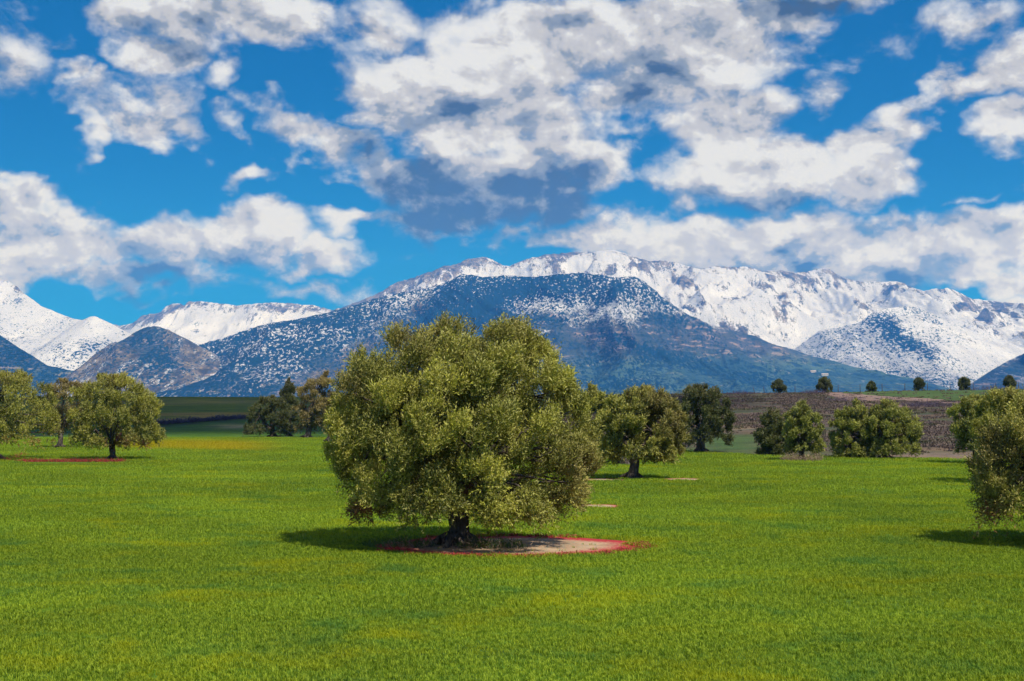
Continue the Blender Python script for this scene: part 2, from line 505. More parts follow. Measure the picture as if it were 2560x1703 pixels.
def gz(u, v, cu, cv, su, sv, rot=0.0):
    c, s = cos(radians(rot)), sin(radians(rot))
    a = (u - cu) * c + (v - cv) * s; b = -(u - cu) * s + (v - cv) * c
    return np.exp(-(a / su) ** 2 - (b / sv) ** 2)


def mountain(pts, D, W, seed, cover, nx=500, ny=130, jag=2.0, gully=1.0, power=1.25, base=-25.0, meander=0.05, Wb=None, gl=1.0, lean=0.0):
    pts = np.array(pts, float)
    u = np.linspace(pts[0, 0], pts[-1, 0], nx)
    v = np.interp(u, pts[:, 0], pts[:, 1])
    k = max(1, int(nx * 0.006)); ker = np.hanning(2 * k + 3)[1:-1]; ker /= ker.sum()
    vp = np.pad(v, k, mode='edge'); v = np.convolve(vp, ker, 'valid')[:nx]
    v = v + (fbm2(u / 9, u * 0 + seed, 4, seed, 0.6) - 0.5) * jag * 2
    yr = D * (1 + meander * 2 * (fbm2(u / 210, u * 0 + 3.1, 3, seed + 50) - 0.5)) + lean * (u - u.mean())
    a, b, c = pdir(u, v)
    xr = a / b * yr; zr = HC + c / b * yr
    s = np.concatenate([-np.linspace(1, 0.06, 14) ** 1.0, np.linspace(0, 1, ny) ** 1.08])
    S, _ = np.meshgrid(s, u, indexing='ij')
    XR = np.broadcast_to(xr, S.shape); ZR = np.broadcast_to(zr, S.shape); YR = np.broadcast_to(yr, S.shape)
    Wb = Wb or W * 0.6
    Y = YR - np.where(S > 0, S * W, S * Wb)
    X = XR.copy()
    sa = np.abs(S)
    L = 900.0 * gl
    wx = X + (fbm2(X / 1500, Y / 1500, 3, seed + 9) - 0.5) * 900
    wy = Y + (fbm2(X / 1300, Y / 1300, 3, seed + 19) - 0.5) * 900
    g = (ridged(wx / L, wy / (L * 2.1), 5, seed + 1, 0.52) - 0.45)
    env = np.minimum(sa * 7, 1) * (1 - sa) ** 0.7
    se = np.clip(np.maximum(sa - g * 0.34 * gully * env, sa * 0.55), 0, 1)
    prof = (1 - se) ** power
    z = base + (ZR - base) * np.where(sa < 1e-6, 1.0, prof)
    fine = (fbm2(X / 170, Y / 170, 5, seed + 33, 0.55) - 0.5) * 0.10 * (ZR - base) * np.minimum(sa * 5, 1) * (1 - sa)
    rd = (ridged(wx / 260, wy / 420, 4, seed + 41) - 0.5) * 0.055 * (ZR - base) * np.minimum(sa * 4, 1) * (1 - sa)
    z = z + (fine + rd) * gully
    U, V = proj(X, Y, z)
    at = cover(U, V, X, Y, z, se)
    n0, n1_ = S.shape
    idx = np.arange(n0 * n1_).reshape(n0, n1_)
    f = np.stack([idx[:-1, :-1], idx[1:, :-1], idx[1:, 1:], idx[:-1, 1:]], -1).reshape(-1, 4)
    o = mesh_np('mountain', np.stack([X, Y, z], -1).reshape(-1, 3), f, MM,
                attrs={k2: np.broadcast_to(np.asarray(q, float), S.shape).reshape(-1) for k2, q in at.items()}, smooth=True)
    return tag(o, kind='structure')


def line_d(u, v, x0, y0, x1, y1):
    """signed distance to a line, positive to its right/below"""
    n = math.hypot(x1 - x0, y1 - y0)
    return ((u - x0) * (y1 - y0) - (v - y0) * (x1 - x0)) / n * -1


# central forested mountain
MA = [(380, 925), (440, 895), (501, 862), (536, 852), (574, 845), (631, 826), (670, 814), (727, 801), (784, 789), (842, 776), (889, 762), (969, 738), (1011, 730), (1071, 721),
      (1118, 705), (1155, 685), (1180, 688), (1207, 693), (1267, 688), (1328, 693), (1393, 686), (1440, 682), (1487, 686), (1543, 694), (1561, 692), (1589, 692),
      (1613, 705), (1641, 733), (1664, 751), (1700, 777), (1737, 798), (1775, 812), (1851, 831), (1890, 840), (1928, 859), (1985, 875), (2043, 894), (2081, 901),
      (2119, 913), (2157, 922), (2196, 932), (2234, 943), (2272, 957), (2330, 968), (2420, 985)]


def cov_a(U, V, X, Y, z, se):
    n = fbm2(X / 420, Y / 420, 4, 801) - 0.5
    f = np.full(U.shape, 0.62)
    f += 0.16 * sstep(U, 1020, 900)
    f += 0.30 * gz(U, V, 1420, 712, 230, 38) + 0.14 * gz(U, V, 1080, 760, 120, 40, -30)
    rib = np.exp(-(((V - (985 - (U - 690) * 0.665)) - 26) / 44.0) ** 2) * sstep(U, 640, 720) * sstep(U, 1120, 1040)
    f -= 0.36 * rib
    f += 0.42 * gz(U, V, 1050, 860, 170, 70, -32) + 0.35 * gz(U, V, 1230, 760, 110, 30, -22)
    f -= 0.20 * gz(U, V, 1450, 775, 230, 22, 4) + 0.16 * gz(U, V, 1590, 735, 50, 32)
    low = sstep(V, 790, 830) * sstep(U, 1240, 1330)
    f = f * (1 - low) + low * (0.36 + 0.25 * gz(U, V, 1600, 905, 190, 22) + 0.42 * gz(U, V, 1920, 955, 130, 26, 6) + 0.5 * gz(U, V, 1600, 868, 90, 14, 20) + 0.5 * gz(U, V, 1560, 960, 120, 20))  # lower-right patch: cloud shadow painted in through the forest cover
    f += n * 0.35
    s = 0.95 * sstep(V + n * 60, 865, 740) * sstep(U, 1150, 1300) + (1 - sstep(U, 1150, 1300)) * (0.95 - 0.30 * sstep(V, 800, 960))
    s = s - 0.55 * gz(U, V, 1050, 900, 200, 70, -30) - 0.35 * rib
    s += 0.55 * gz(U, V, 1340, 833, 55, 9, -8)
    r = 0.05 + 0.60 * rib
    g = sstep(V, 860, 925) * sstep(U, 1300, 1500)
    return dict(forest_and_shade=f, snow=np.clip(s, -0.3, 1.05), rock=r, green=g)


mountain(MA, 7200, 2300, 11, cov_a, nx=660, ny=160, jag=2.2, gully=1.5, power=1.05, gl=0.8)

# small dark cone on the left
MBp = [(150, 955), (218, 930), (276, 871), (318, 843), (350, 824), (370, 817), (385, 815), (403, 818), (424, 826), (467, 848), (500, 866), (536, 884), (574, 914), (612, 938), (650, 950), (681, 960), (720, 975), (780, 995)]


def cov_b(U, V, X, Y, z, se):
    n = fbm2(X / 300, Y / 300, 4, 90) - 0.5
    f = 0.40 + 0.42 * gz(U, V, 400, 880, 60, 50, 60) + 0.28 * gz(U, V, 330, 850, 60, 22, -35) + n * 0.6 - 0.15 * sstep(V, 900, 960)
    s = 0.45 + 0.3 * n
    return dict(forest_and_shade=f, snow=s, rock=0.48 + 0.25 * gz(U, V, 650, 955, 40, 10), green=0)


mountain(MBp, 6000, 1250, 23, cov_b, nx=320, ny=100, jag=1.5, gully=0.9, power=1.0, gl=0.55)

# snowy range on the left edge, with its smooth white cone
MC = [(-260, 690), (-160, 672), (-60, 715), (0, 704), (17, 701), (42, 716), (55, 731), (85, 750), (102, 765), (148, 784), (180, 796), (208, 800), (240, 812), (300, 850), (360, 900), (420, 950)]


def cov_c(U, V, X, Y, z, se):
    n = fbm2(X / 260, Y / 260, 4, 190) - 0.5
    f = 0.17 + 0.10 * sstep(V, 760, 860) + 0.45 * gz(U, V, 45, 752, 14, 12) + n * 0.25
    return dict(forest_and_shade=f, snow=1.15 - 0.1 * sstep(V, 800, 900), rock=0.20 + n * 0.4 + 0.45 * gz(U, V, 50, 725, 22, 22, 40) + 0.3 * gz(U, V, 88, 752, 9, 9), green=0)


mountain(MC, 10500, 3000, 31, cov_c, nx=260, ny=90, jag=1.6, gully=0.7, power=1.0)
MC2 = [(20, 930), (90, 880), (150, 835), (195, 805), (225, 792), (236, 790), (250, 796), (282, 811), (305, 824), (329, 837), (370, 862), (430, 905), (500, 960)]


def cov_c2(U, V, X, Y, z, se):
    n = fbm2(X / 200, Y / 200, 4, 290) - 0.5
    f = 0.13 + 0.16 * sstep(V, 830, 880) + 0.3 * gz(U, V, 225, 872, 70, 24, -14) + n * 0.35
    return dict(forest_and_shade=f, snow=1.2 - 0.12 * sstep(V, 820, 900), rock=0.02, green=0)


mountain(MC2, 9300, 1900, 37, cov_c2, nx=240, ny=90, jag=0.7, gully=0.5, power=0.95)

# far snowy rim in the gap
MD = [(240, 850), (282, 812), (305, 813), (335, 807), (356, 788), (399, 782), (416, 765), (441, 757), (462, 764), (471, 754), (500, 754), (536, 757), (589, 764), (631, 761), (658, 757), (708, 757), (784, 764), (827, 775), (900, 790), (1000, 840)]


def cov_d(U, V, X, Y, z, se):
    n = fbm2(X / 200, Y / 200, 4, 390) - 0.5
    ridge_v = np.interp(U, [p_[0] for p_ in MD], [p_[1] for p_ in MD])
    r = 0.14 + 0.40 * sstep(V - ridge_v, 38, 8) + 0.25 * gz(U, V, 375, 793, 34, 16) + n * 0.5
    return dict(forest_and_shade=0.02 + 0.4 * gz(U, V, 495, 808, 30, 7) + n * 0.2, snow=1.3, rock=r, green=0)


mountain(MD, 13500, 3400, 43, cov_d, nx=320, ny=80, jag=2.5, gully=0.75, power=1.0)

# the high white massif
ME = [(700, 815), (780, 795), (833, 777), (899, 752), (936, 739), (987, 709), (1020, 698), (1071, 682), (1109, 666), (1137, 664), (1174, 646), (1221, 642), (1239, 656), (1272, 668), (1309, 649),
      (1365, 637), (1417, 632), (1487, 630), (1533, 623), (1571, 637), (1627, 653), (1664, 651), (1698, 661), (1748, 672), (1790, 664), (1832, 668), (1867, 666), (1905, 678), (1951, 676),
      (1997, 683), (2047, 672), (2073, 672), (2100, 691), (2138, 702), (2177, 705), (2215, 704), (2246, 702), (2272, 718), (2303, 727), (2341, 722), (2368, 720), (2399, 731), (2425, 746),
      (2456, 750), (2483, 754), (2521, 768), (2560, 779), (2640, 800), (2760, 815), (2900, 880)]


def cov_e(U, V, X, Y, z, se):
    n = fbm2(X / 260, Y / 260, 4, 490) - 0.5
    rv = np.interp(U, [p_[0] for p_ in ME], [p_[1] for p_ in ME])
    h = V - rv
    r = 0.28 + 0.27 * sstep(h, 45, 3) + n * 1.0
    r += 0.30 * sstep(U, 1240, 1150) * sstep(h, 70, 20)
    r += 0.52 * gz(U, V, 1690, 690, 80, 26, 30) + 0.16 * gz(U, V, 1400, 655, 120, 18)
    r += 0.28 * gz(U, V, 2230, 745, 70, 16, -20) + 0.30 * gz(U, V, 2440, 775, 70, 14, 38) + 0.3 * gz(U, V, 2390, 775, 30, 12, -25)
    f = 0.03 + 0.12 * sstep(V, 760, 860) + n * 0.25
    return dict(forest_and_shade=f, snow=1.3 - 0.10 * sstep(V, 780, 880), rock=r, green=0)


mountain(ME, 12200, 3900, 57, cov_e, nx=680, ny=150, jag=2.8, gully=1.35, power=1.0)

# dark-ribbed spur in front of it
MFp = [(1900, 935), (1985, 874), (2024, 845), (2050, 826), (2100, 818), (2150, 806), (2184, 780), (2215, 772), (2257, 766), (2288, 767), (2311, 776), (2360, 798), (2430, 826), (2500, 850), (2580, 880), (2660, 930), (2740, 975)]


def cov_f(U, V, X, Y, z, se):
    n = fbm2(X / 240, Y / 240, 4, 590) - 0.5
    f = 0.36 + n * 0.45 + 0.42 * gz(U, V, 2215, 815, 55, 36, 40) + 0.40 * gz(U, V, 2275, 860, 70, 26, 25)  # mid-flank dark patches: forest with cloud shadow painted into the cover
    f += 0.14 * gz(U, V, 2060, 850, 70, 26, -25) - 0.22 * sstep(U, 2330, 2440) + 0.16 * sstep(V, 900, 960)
    s = 1.0 - 0.30 * sstep(V, 880, 965)
    return dict(forest_and_shade=f, snow=s, rock=0.12 + n * 0.3, green=0.5 * sstep(V, 930, 970))


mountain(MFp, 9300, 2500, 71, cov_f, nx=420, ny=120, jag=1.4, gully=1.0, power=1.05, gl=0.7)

# hills at the two edges of the view
MGp = [(2380, 990), (2445, 952), (2483, 924), (2521, 902), (2560, 884), (2640, 850), (2760, 820), (2900, 850)]
mountain(MGp, 6400, 1300, 83, lambda U, V, X, Y, z, se: dict(forest_and_shade=0.50 + (fbm2(X / 200, Y / 200, 4, 6) - 0.5) * 0.8, snow=0.45, rock=0.2, green=0), nx=160, ny=60, jag=1.2)
MHp = [(-300, 800), (-150, 780), (-60, 806), (0, 837), (38, 864), (77, 887), (119, 914), (172, 925), (230, 938), (300, 962), (380, 990)]
mountain(MHp, 5600, 1100, 97, lambda U, V, X, Y, z, se: dict(forest_and_shade=0.72 + (fbm2(X / 200, Y / 200, 4, 7) - 0.5) * 0.5, snow=0.2, rock=0.0, green=0.7 * sstep(V, 905, 940)), nx=160, ny=60, jag=1.0)


# ------------------------------------------------------------------ leaves and bark
def leaf_material(name, dark, lit, silver, transl=0.16):
    m, T, p, out = mat_new(name)
    t = T.attr('tint').outputs['Fac']; dry = T.attr('dry').outputs['Fac']; red = T.attr('red').outputs['Fac']
    geo = T.new('ShaderNodeNewGeometry')
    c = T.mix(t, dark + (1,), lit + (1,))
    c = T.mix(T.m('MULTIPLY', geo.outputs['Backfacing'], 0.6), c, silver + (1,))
    c = T.mix(dry, c, T.mix(t, (0.075, 0.055, 0.026, 1), (0.40, 0.29, 0.13, 1)))
    c = T.mix(red, c, T.mix(t, (0.12, 0.014, 0.022, 1), (0.52, 0.11, 0.09, 1)))
    T.l.new(c, p.inputs['Base Color']); p.inputs['Roughness'].default_value = 0.5
    p.inputs['Specular IOR Level'].default_value = 0.22
    tr = T.new('ShaderNodeBsdfTranslucent'); T.l.new(T.mix(1.0, c, (1.0, 1.05, 0.5, 1), 'MULTIPLY'), tr.inputs[0])
    ms = T.new('ShaderNodeMixShader'); ms.inputs[0].default_value = transl
    T.l.new(p.outputs[0], ms.inputs[1]); T.l.new(tr.outputs[0], ms.inputs[2]); T.l.new(ms.outputs[0], out.inputs[0])
    return m


def bark_material(name, a, b):
    m, T, p, out = mat_new(name)
    pos = T.pos()
    n = T.noise(T.vm('MULTIPLY', pos, (7, 7, 1.3)), 1.6, 6, 0.65, 0.6)
    n2 = T.noise(pos, 3.0, 3, 0.5)
    c = T.mix(T.ramp(n, 0.35, 0.68), a + (1,), b + (1,))
    c = T.mix(T.m('MULTIPLY', T.ramp(n2, 0.5, 0.7), 0.35), c, (0.21, 0.20, 0.18, 1))
    T.l.new(c, p.inputs['Base Color']); p.inputs['Roughness'].default_value = 0.95
    bump(T, p, n, 0.9, 0.06)
    return m


OLIVE = leaf_material('olive_leaves', (0.030, 0.050, 0.004), (0.47, 0.45, 0.052), (0.52, 0.49, 0.14))
OLIVE_BROWN = leaf_material('dry_olive_leaves', (0.085, 0.070, 0.016), (0.40, 0.30, 0.085), (0.44, 0.36, 0.17))
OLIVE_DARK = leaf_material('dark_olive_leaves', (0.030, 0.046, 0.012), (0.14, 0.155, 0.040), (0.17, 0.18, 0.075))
OLIVE_FRESH = leaf_material('fresh_olive_leaves', (0.042, 0.066, 0.007), (0.42, 0.43, 0.060), (0.44, 0.43, 0.13))
BRAMBLE = leaf_material('bramble_twigs', (0.050, 0.036, 0.062), (0.12, 0.085, 0.135), (0.13, 0.10, 0.14), 0.1)
DRYWEED = leaf_material('dry_weeds', (0.15, 0.10, 0.06), (0.42, 0.30, 0.20), (0.4, 0.3, 0.2), 0.15)
REDWEED = leaf_material('red_weeds', (0.16, 0.012, 0.026), (0.52, 0.085, 0.055), (0.42, 0.06, 0.06), 0.2)
REDLEAF = leaf_material('reddened_leaves', (0.10, 0.030, 0.024), (0.42, 0.12, 0.10), (0.36, 0.12, 0.12), 0.2)
BARK = bark_material('olive_bark', (0.030, 0.022, 0.016), (0.135, 0.105, 0.080))


def leaf_quads(base, axis, side, length, width, tri=False):
    """slender folded leaves: (n) arrays -> verts (n*4,3), faces"""
    n = len(base)
    L = length[:, None]; Wd = width[:, None]
    if tri:      # seen from far off a leaf is a sliver
        v = np.stack([base - side * Wd * 0.55, base + side * Wd * 0.55, base + axis * L * 1.1], 1)
        return v.reshape(-1, 3), np.arange(n * 3).reshape(n, 3)
    v = np.empty((n, 4, 3))
    v[:, 0] = base
    v[:, 1] = base + axis * L * 0.45 + side * Wd * 0.5
    v[:, 2] = base + axis * L
    v[:, 3] = base + axis * L * 0.45 - side * Wd * 0.5
    f = np.arange(n * 4).reshape(n, 4)
    return v.reshape(-1, 3), f


def unit(v):
    return v / (np.linalg.norm(v, axis=-1, keepdims=True) + 1e-9)


def sprigs(r, pos, ax, slen, nleaf, leaf, tint, tri=False):
    """twigs with leaves: returns verts, faces, tint"""
    n = len(pos)
    k = np.tile(np.linspace(0.12, 1.0, nleaf), n)
    P = np.repeat(pos, nleaf, 0); A = np.repeat(ax, nleaf, 0); SL = np.repeat(slen, nleaf)
    base = P + A * (k * SL)[:, None] + r.normal(0, 0.008, (n * nleaf, 3))
    d = r.normal(0, 1, (n * nleaf, 3)); d -= A * np.sum(d * A, 1)[:, None]; d = unit(d)
    la = unit(A * r.uniform(0.55, 1.1, (n * nleaf, 1)) + d * 0.75)
    sd = unit(np.cross(la, r.normal(0, 1, (n * nleaf, 3))))
    L = leaf[0] * r.uniform(0.7, 1.25, n * nleaf); W = leaf[1] * r.uniform(0.75, 1.25, n * nleaf)
    v, f = leaf_quads(base, la, sd, L, W, tri)
    t = np.repeat(np.clip(np.repeat(tint, nleaf) + r.normal(0, 0.13, n * nleaf), 0, 1), 3 if tri else 4)
    return v, f, t


def wobble_path(r, a, b, n, amp, up=0.0):
    a = np.array(a, float); b = np.array(b, float)
    t = np.linspace(0, 1, n)[:, None]
    p = a + (b - a) * t
    w = np.cumsum(r.normal(0, 1, (n, 3)), 0); w -= w[0] * (1 - t) + w[-1] * t
    sc = np.linalg.norm(b - a) * amp
    p = p + w / (np.abs(w).max() + 1e-9) * sc * np.sin(t * pi) ** 0.5
    p[:, 2] += up * np.sin(t[:, 0] * pi) * np.linalg.norm(b - a)
    return p


def olive_tree(label, base_px, profile, mat=None, seed=1, d=None, boughs=16, sub=8, per=40, nleaf=12, leaf=(0.092, 0.025), slen=0.30,
               trunk_r=0.26, trunk_top=None, lean=(0, 0), fork=None, group='olive trees standing in the field', rl=(0.133, 0.192), depth=0.95,
               name='olive_tree', wind=(0.25, 0.0), roots=6, dry=(), red=(), edge=0, skirt=(), fillk=1.6, cat='tree', topmat=None, flare=1.5, stray=0.10):
    r = np.random.default_rng(seed)
    g = at_d(base_px[0], d) if d else hit(*base_px)
    D = g[1]
    a, b, c = pdir(base_px[0], base_px[1]); mpp = D / F / (b / 1.0) * 1.0  # metres per photo pixel at that distance
    py0 = float(proj(g[0], g[1], g[2])[1])
    pr = np.array([((py0 - q[0]) * mpp, (q[1] - base_px[0]) * mpp, (q[2] - base_px[0]) * mpp) for q in profile])
    pr = pr[np.argsort(pr[:, 0])]
    z0, z1 = pr[0, 0], pr[-1, 0]
    Wmax = (pr[:, 2] - pr[:, 1]).max(); ctr = (pr[:, 2].max() + pr[:, 1].min()) / 2
    root = empty(name, g, label, cat, group)
    # boughs spread over the outline, each with a cluster of smaller lobes
    bc = []; br = []
    def env(z):
        l = np.interp(z, pr[:, 0], pr[:, 1]); q = np.interp(z, pr[:, 0], pr[:, 2]); return (l + q) / 2, (q - l) / 2 * (1.0 if edge else min(1.0, max(0.05, (z1 - z) / (0.34 * (z1 - z0))) ** 0.5))
    for want in range(boughs):
        best = None
        for c_ in range(24):
            z = r.uniform(z0, z1); cx, hw = env(z)
            R = min(Wmax * r.uniform(*rl), hw * 0.8)
            z = min(max(z, z0 + R * 0.85), z1 - R * 0.9); cx, hw = env(z)
            rho = max(hw - R * 0.85, 0) * (1.0 if want < boughs * 0.85 else r.random() ** 0.5)
            ph = r.uniform(0, 2 * pi)
            p = np.array([cx + rho * cos(ph), rho * sin(ph) * depth, z])
            m_ = 9.0 if not bc else np.min(np.linalg.norm(np.array(bc) - p, axis=1) / (np.array(br) + R))
            if best is None or m_ > best[0]: best = (m_, p, R)
        bc.append(best[1]); br.append(best[2])
    for q in np.linspace(z0 + 0.10 * (z1 - z0), z1 - 0.02 * (z1 - z0), edge):      # and a row of small boughs right on the outline
        for sg in (-1, 1):
            R = Wmax * r.uniform(0.055, 0.08); cx, hw = env(q)
            if r.random() < 0.2: continue
            bc.append(np.array([cx + sg * (hw - R * 0.7) * r.uniform(0.88, 1.04), r.normal(0, 0.35), min(q + r.normal(0, 0.12), z1 - R * 0.6)])); br.append(R)
    for (qx, qy, qz, R) in skirt: bc.append(np.array([qx, qy, qz])); br.append(R)
    boughs = len(bc)
    bc = np.array(bc); br = np.array(br)
    zc = (z0 + z1) * 0.5; hub = np.array([ctr, 0, zc - 0.15 * (z1 - z0)])
    bt = np.clip(r.normal(0.43, 0.17, boughs), 0.08, 0.9)
    bi = np.repeat(np.arange(boughs), sub)
    dirs = unit(unit(r.normal(0, 1, (len(bi), 3))) + unit(bc[bi] - hub) * 0.75 + np.array([0, 0, 0.25]))
    cen = bc[bi] + dirs * br[bi][:, None] * r.uniform(0.35, 0.78, (len(bi), 1))
    rad = br[bi] * r.uniform(0.30, 0.46, len(bi))
    lobe_t = np.clip(bt[bi] + r.normal(0, 0.09, len(bi)), 0.05, 0.95)
    # a loose inner fill so that daylight does not show straight through
    nf = int(boughs * fillk)
    zf = r.uniform(z0 + 0.12 * (z1 - z0), z1 - 0.15 * (z1 - z0), nf); ef = [env(q) for q in zf]
    rf = np.sqrt(r.random(nf)) * 0.74; pf = r.uniform(0, 2 * pi, nf)
    fill = np.stack([np.array([e_[0] for e_ in ef]) + np.array([e_[1] for e_ in ef]) * rf * np.cos(pf), np.array([e_[1] for e_ in ef]) * rf * np.sin(pf) * depth, zf], 1)
    cen = np.concatenate([cen, fill]); rad = np.concatenate([rad, np.full(nf, br.mean() * 0.55)]); lobe_t = np.concatenate([lobe_t, np.full(nf, 0.22)])  # inner fill tinted darker, deepening the crown's shade through leaf colour
    nl = len(cen)
    cnt = np.maximum((per * (rad / rad.mean()) ** 2).astype(int), 6)
    li = np.repeat(np.arange(nl), cnt); n = len(li)
    dr = unit(r.normal(0, 1, (n, 3)) + unit(cen[li] - hub) * 0.7 + np.array([0, 0, 0.3]))
    pos = cen[li] + dr * (rad[li] * (0.35 + 0.65 * r.random(n) ** 0.6))[:, None] * np.array([1, 1, 0.9])
    ax = unit(dr * 0.5 + np.array([wind[0], wind[1], 0.85]) + r.normal(0, 0.36, (n, 3)))
    hi = np.clip((pos[:, 2] - z0) / (z1 - z0), 0, 1)
    sl = slen * r.uniform(0.6, 1.35, n) * (0.75 + 0.5 * hi)
    st = r.random(n) < stray; sl[st] *= 1.7
    pos = pos - ax * (sl * 0.6)[:, None]
    # tips at the foot of the crown hang instead of standing up
    lowm = (hi < 0.22) & (r.random(n) < 0.6); ax[lowm] = unit(ax[lowm] * np.array([1, 1, -0.35]) + dr[lowm] * 0.3)
    tint = np.clip(lobe_t[li] + r.normal(0, 0.13, n) + 0.20 * (hi - 0.45), 0, 1)  # crown shading put into the tint: lighter upward, darker at the foot
    keep = pos[:, 2] > (z0 * 0.86 + 0.42 * np.exp(-((pos[:, 0]) / (2.6 * trunk_r)) ** 2) * (pos[:, 1] < 1.0) if z0 > 0.45 else 0.02)
    pos, ax, sl, tint = pos[keep], ax[keep], sl[keep], tint[keep]
    v, f, t = sprigs(r, pos, ax, sl, nleaf, leaf, tint, D > 60)
    kk = len(v) // len(pos); sx = base_px[0] + pos[:, 0] / mpp; sy = py0 - pos[:, 2] / mpp
    hi = np.clip((pos[:, 2] - z0) / (z1 - z0), 0, 1)
    dr_ = np.clip((hi - 0.72) / 0.28, 0, 1) * 0.55 * (r.random(len(pos)) < 0.6) + 0.35 * (r.random(len(pos)) < 0.10)
    for (qx, qy, qr) in dry: dr_ = np.maximum(dr_, 0.9 * np.exp(-(((sx - qx) ** 2 + (sy - qy) ** 2) / qr ** 2)) * r.uniform(0.4, 1.0, len(pos)))
    rd_ = np.zeros(len(pos))
    for (qx, qy, qr) in red: rd_ = np.maximum(rd_, np.exp(-(((sx - qx) / qr) ** 2 + ((sy - qy) / (qr * 0.6)) ** 2)) * (r.random(len(pos)) < 0.75))
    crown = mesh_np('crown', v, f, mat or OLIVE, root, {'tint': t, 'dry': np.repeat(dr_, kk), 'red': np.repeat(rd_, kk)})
    cen = bc; nl = len(cen)
    # trunk and limbs
    tt = trunk_top if trunk_top is not None else z0 + 0.12 * (z1 - z0)
    fork_z = fork if fork is not None else tt * 0.75
    mb = MB()
    top = np.array([lean[0], lean[1], fork_z])
    tp = wobble_path(r, (0, 0, -0.25), top, 9, 0.03)
    k = np.linspace(0, 1, 9)
    mb.tube(tp, trunk_r * (1 + (flare - 1) * np.exp(-k * 5) - 0.12 * k), 14, seed, 0.26)
    for i in range(roots):
        an = 2 * pi * i / roots + r.uniform(-0.4, 0.4); ln = trunk_r * r.uniform(2.0, 3.6)
        q = wobble_path(r, (0.5 * trunk_r * cos(an), 0.5 * trunk_r * sin(an), 0.30), (ln * cos(an), ln * sin(an), -0.10), 6, 0.08, 0.02)
        mb.tube(q, trunk_r * np.linspace(0.5, 0.12, 6), 8, seed + i, 0.25)
    tr = mb.build('trunk', BARK, root, True)
    mb = MB()
    nlimb = 5
    ends = []
    for i in range(nlimb):
        an = 2 * pi * i / nlimb + r.uniform(-0.4, 0.4)
        e = np.array([ctr * 0.6 + lean[0] * 0.4 + 0.24 * Wmax * cos(an), lean[1] * 0.4 + 0.24 * Wmax * sin(an), z0 + (z1 - z0) * r.uniform(0.30, 0.5)])
        if i == 0: e = np.array([ctr * 0.7, 0, z0 + (z1 - z0) * 0.62])
        q = wobble_path(r, top - np.array([0, 0, 0.15]), e, 8, 0.07, 0.04)
        mb.tube(q, trunk_r * np.linspace(0.55, 0.16, 8), 9, seed + 9 + i, 0.18)
        ends += [q[4], q[6], q[7]]
    ends = np.array(ends)
    for i in range(nl):
        j = np.argmin(np.linalg.norm(ends - cen[i], axis=1))
        q = wobble_path(r, ends[j], cen[i], 5, 0.10, 0.0)
        mb.tube(q, np.linspace(0.15, 0.03, 5) * trunk_r * 1.5, 5, seed + i, 0.1, cap=False)
    mb.build('limbs', BARK, root, True)
    return root, g, mpp, pr


# ---- the large tree in the middle
main_prof = [(808, 1085, 1180), (822, 1062, 1300), (850, 1045, 1335), (885, 1015, 1372), (905, 925, 1385), (945, 868, 1425), (1000, 828, 1462), (1060, 815, 1485), (1110, 820, 1497), (1160, 835, 1494),
             (1210, 852, 1482), (1250, 880, 1466), (1280, 915, 1440), (1298, 950, 1415)]
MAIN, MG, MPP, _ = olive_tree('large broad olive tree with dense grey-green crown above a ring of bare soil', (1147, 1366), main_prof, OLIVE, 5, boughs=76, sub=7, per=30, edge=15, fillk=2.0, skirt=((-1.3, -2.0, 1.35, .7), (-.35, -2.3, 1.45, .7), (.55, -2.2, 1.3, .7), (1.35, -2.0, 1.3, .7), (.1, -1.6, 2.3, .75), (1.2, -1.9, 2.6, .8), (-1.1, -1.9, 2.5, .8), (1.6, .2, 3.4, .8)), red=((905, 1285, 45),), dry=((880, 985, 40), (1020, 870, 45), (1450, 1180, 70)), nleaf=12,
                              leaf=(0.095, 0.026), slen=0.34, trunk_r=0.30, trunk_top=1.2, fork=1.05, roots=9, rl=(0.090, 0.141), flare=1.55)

# ---- left pair and the tree behind them
olive_tree('olive tree with thick leaning trunk beside the smaller forked one, above red weeds', (-12, 1150), [(930, -60, 90), (955, -150, 125), (1000, -190, 142), (1050, -195, 150), (1090, -170, 140), (1118, -110, 110)],
           OLIVE, 21, red=((130, 1105, 22), (60, 1112, 26)), boughs=38, sub=6, per=22, leaf=(0.127, 0.042), slen=0.36, trunk_r=0.42, lean=(-0.5, 0), rl=(0.108, 0.158))
olive_tree('brownish olive crown between and behind the two trees above red weeds', (150, 1120), [(950, 110, 205), (980, 95, 225), (1040, 90, 230), (1085, 105, 215)],
           OLIVE_BROWN, 22, boughs=19, sub=6, per=18, leaf=(0.149, 0.050), slen=0.36, trunk_r=0.25, rl=(0.158, 0.215))
olive_tree('round olive tree on a slim forked trunk rising from red weeds', (283, 1150), [(938, 200, 330), (960, 185, 365), (1000, 168, 392), (1045, 165, 412), (1080, 172, 412), (1108, 190, 385), (1120, 240, 330)],
           OLIVE, 23, red=((300, 1100, 20), (350, 1112, 22)), boughs=40, sub=6, per=24, leaf=(0.127, 0.042), slen=0.36, trunk_r=0.22, lean=(-0.1, 0), fork=0.95, rl=(0.108, 0.169), roots=5)

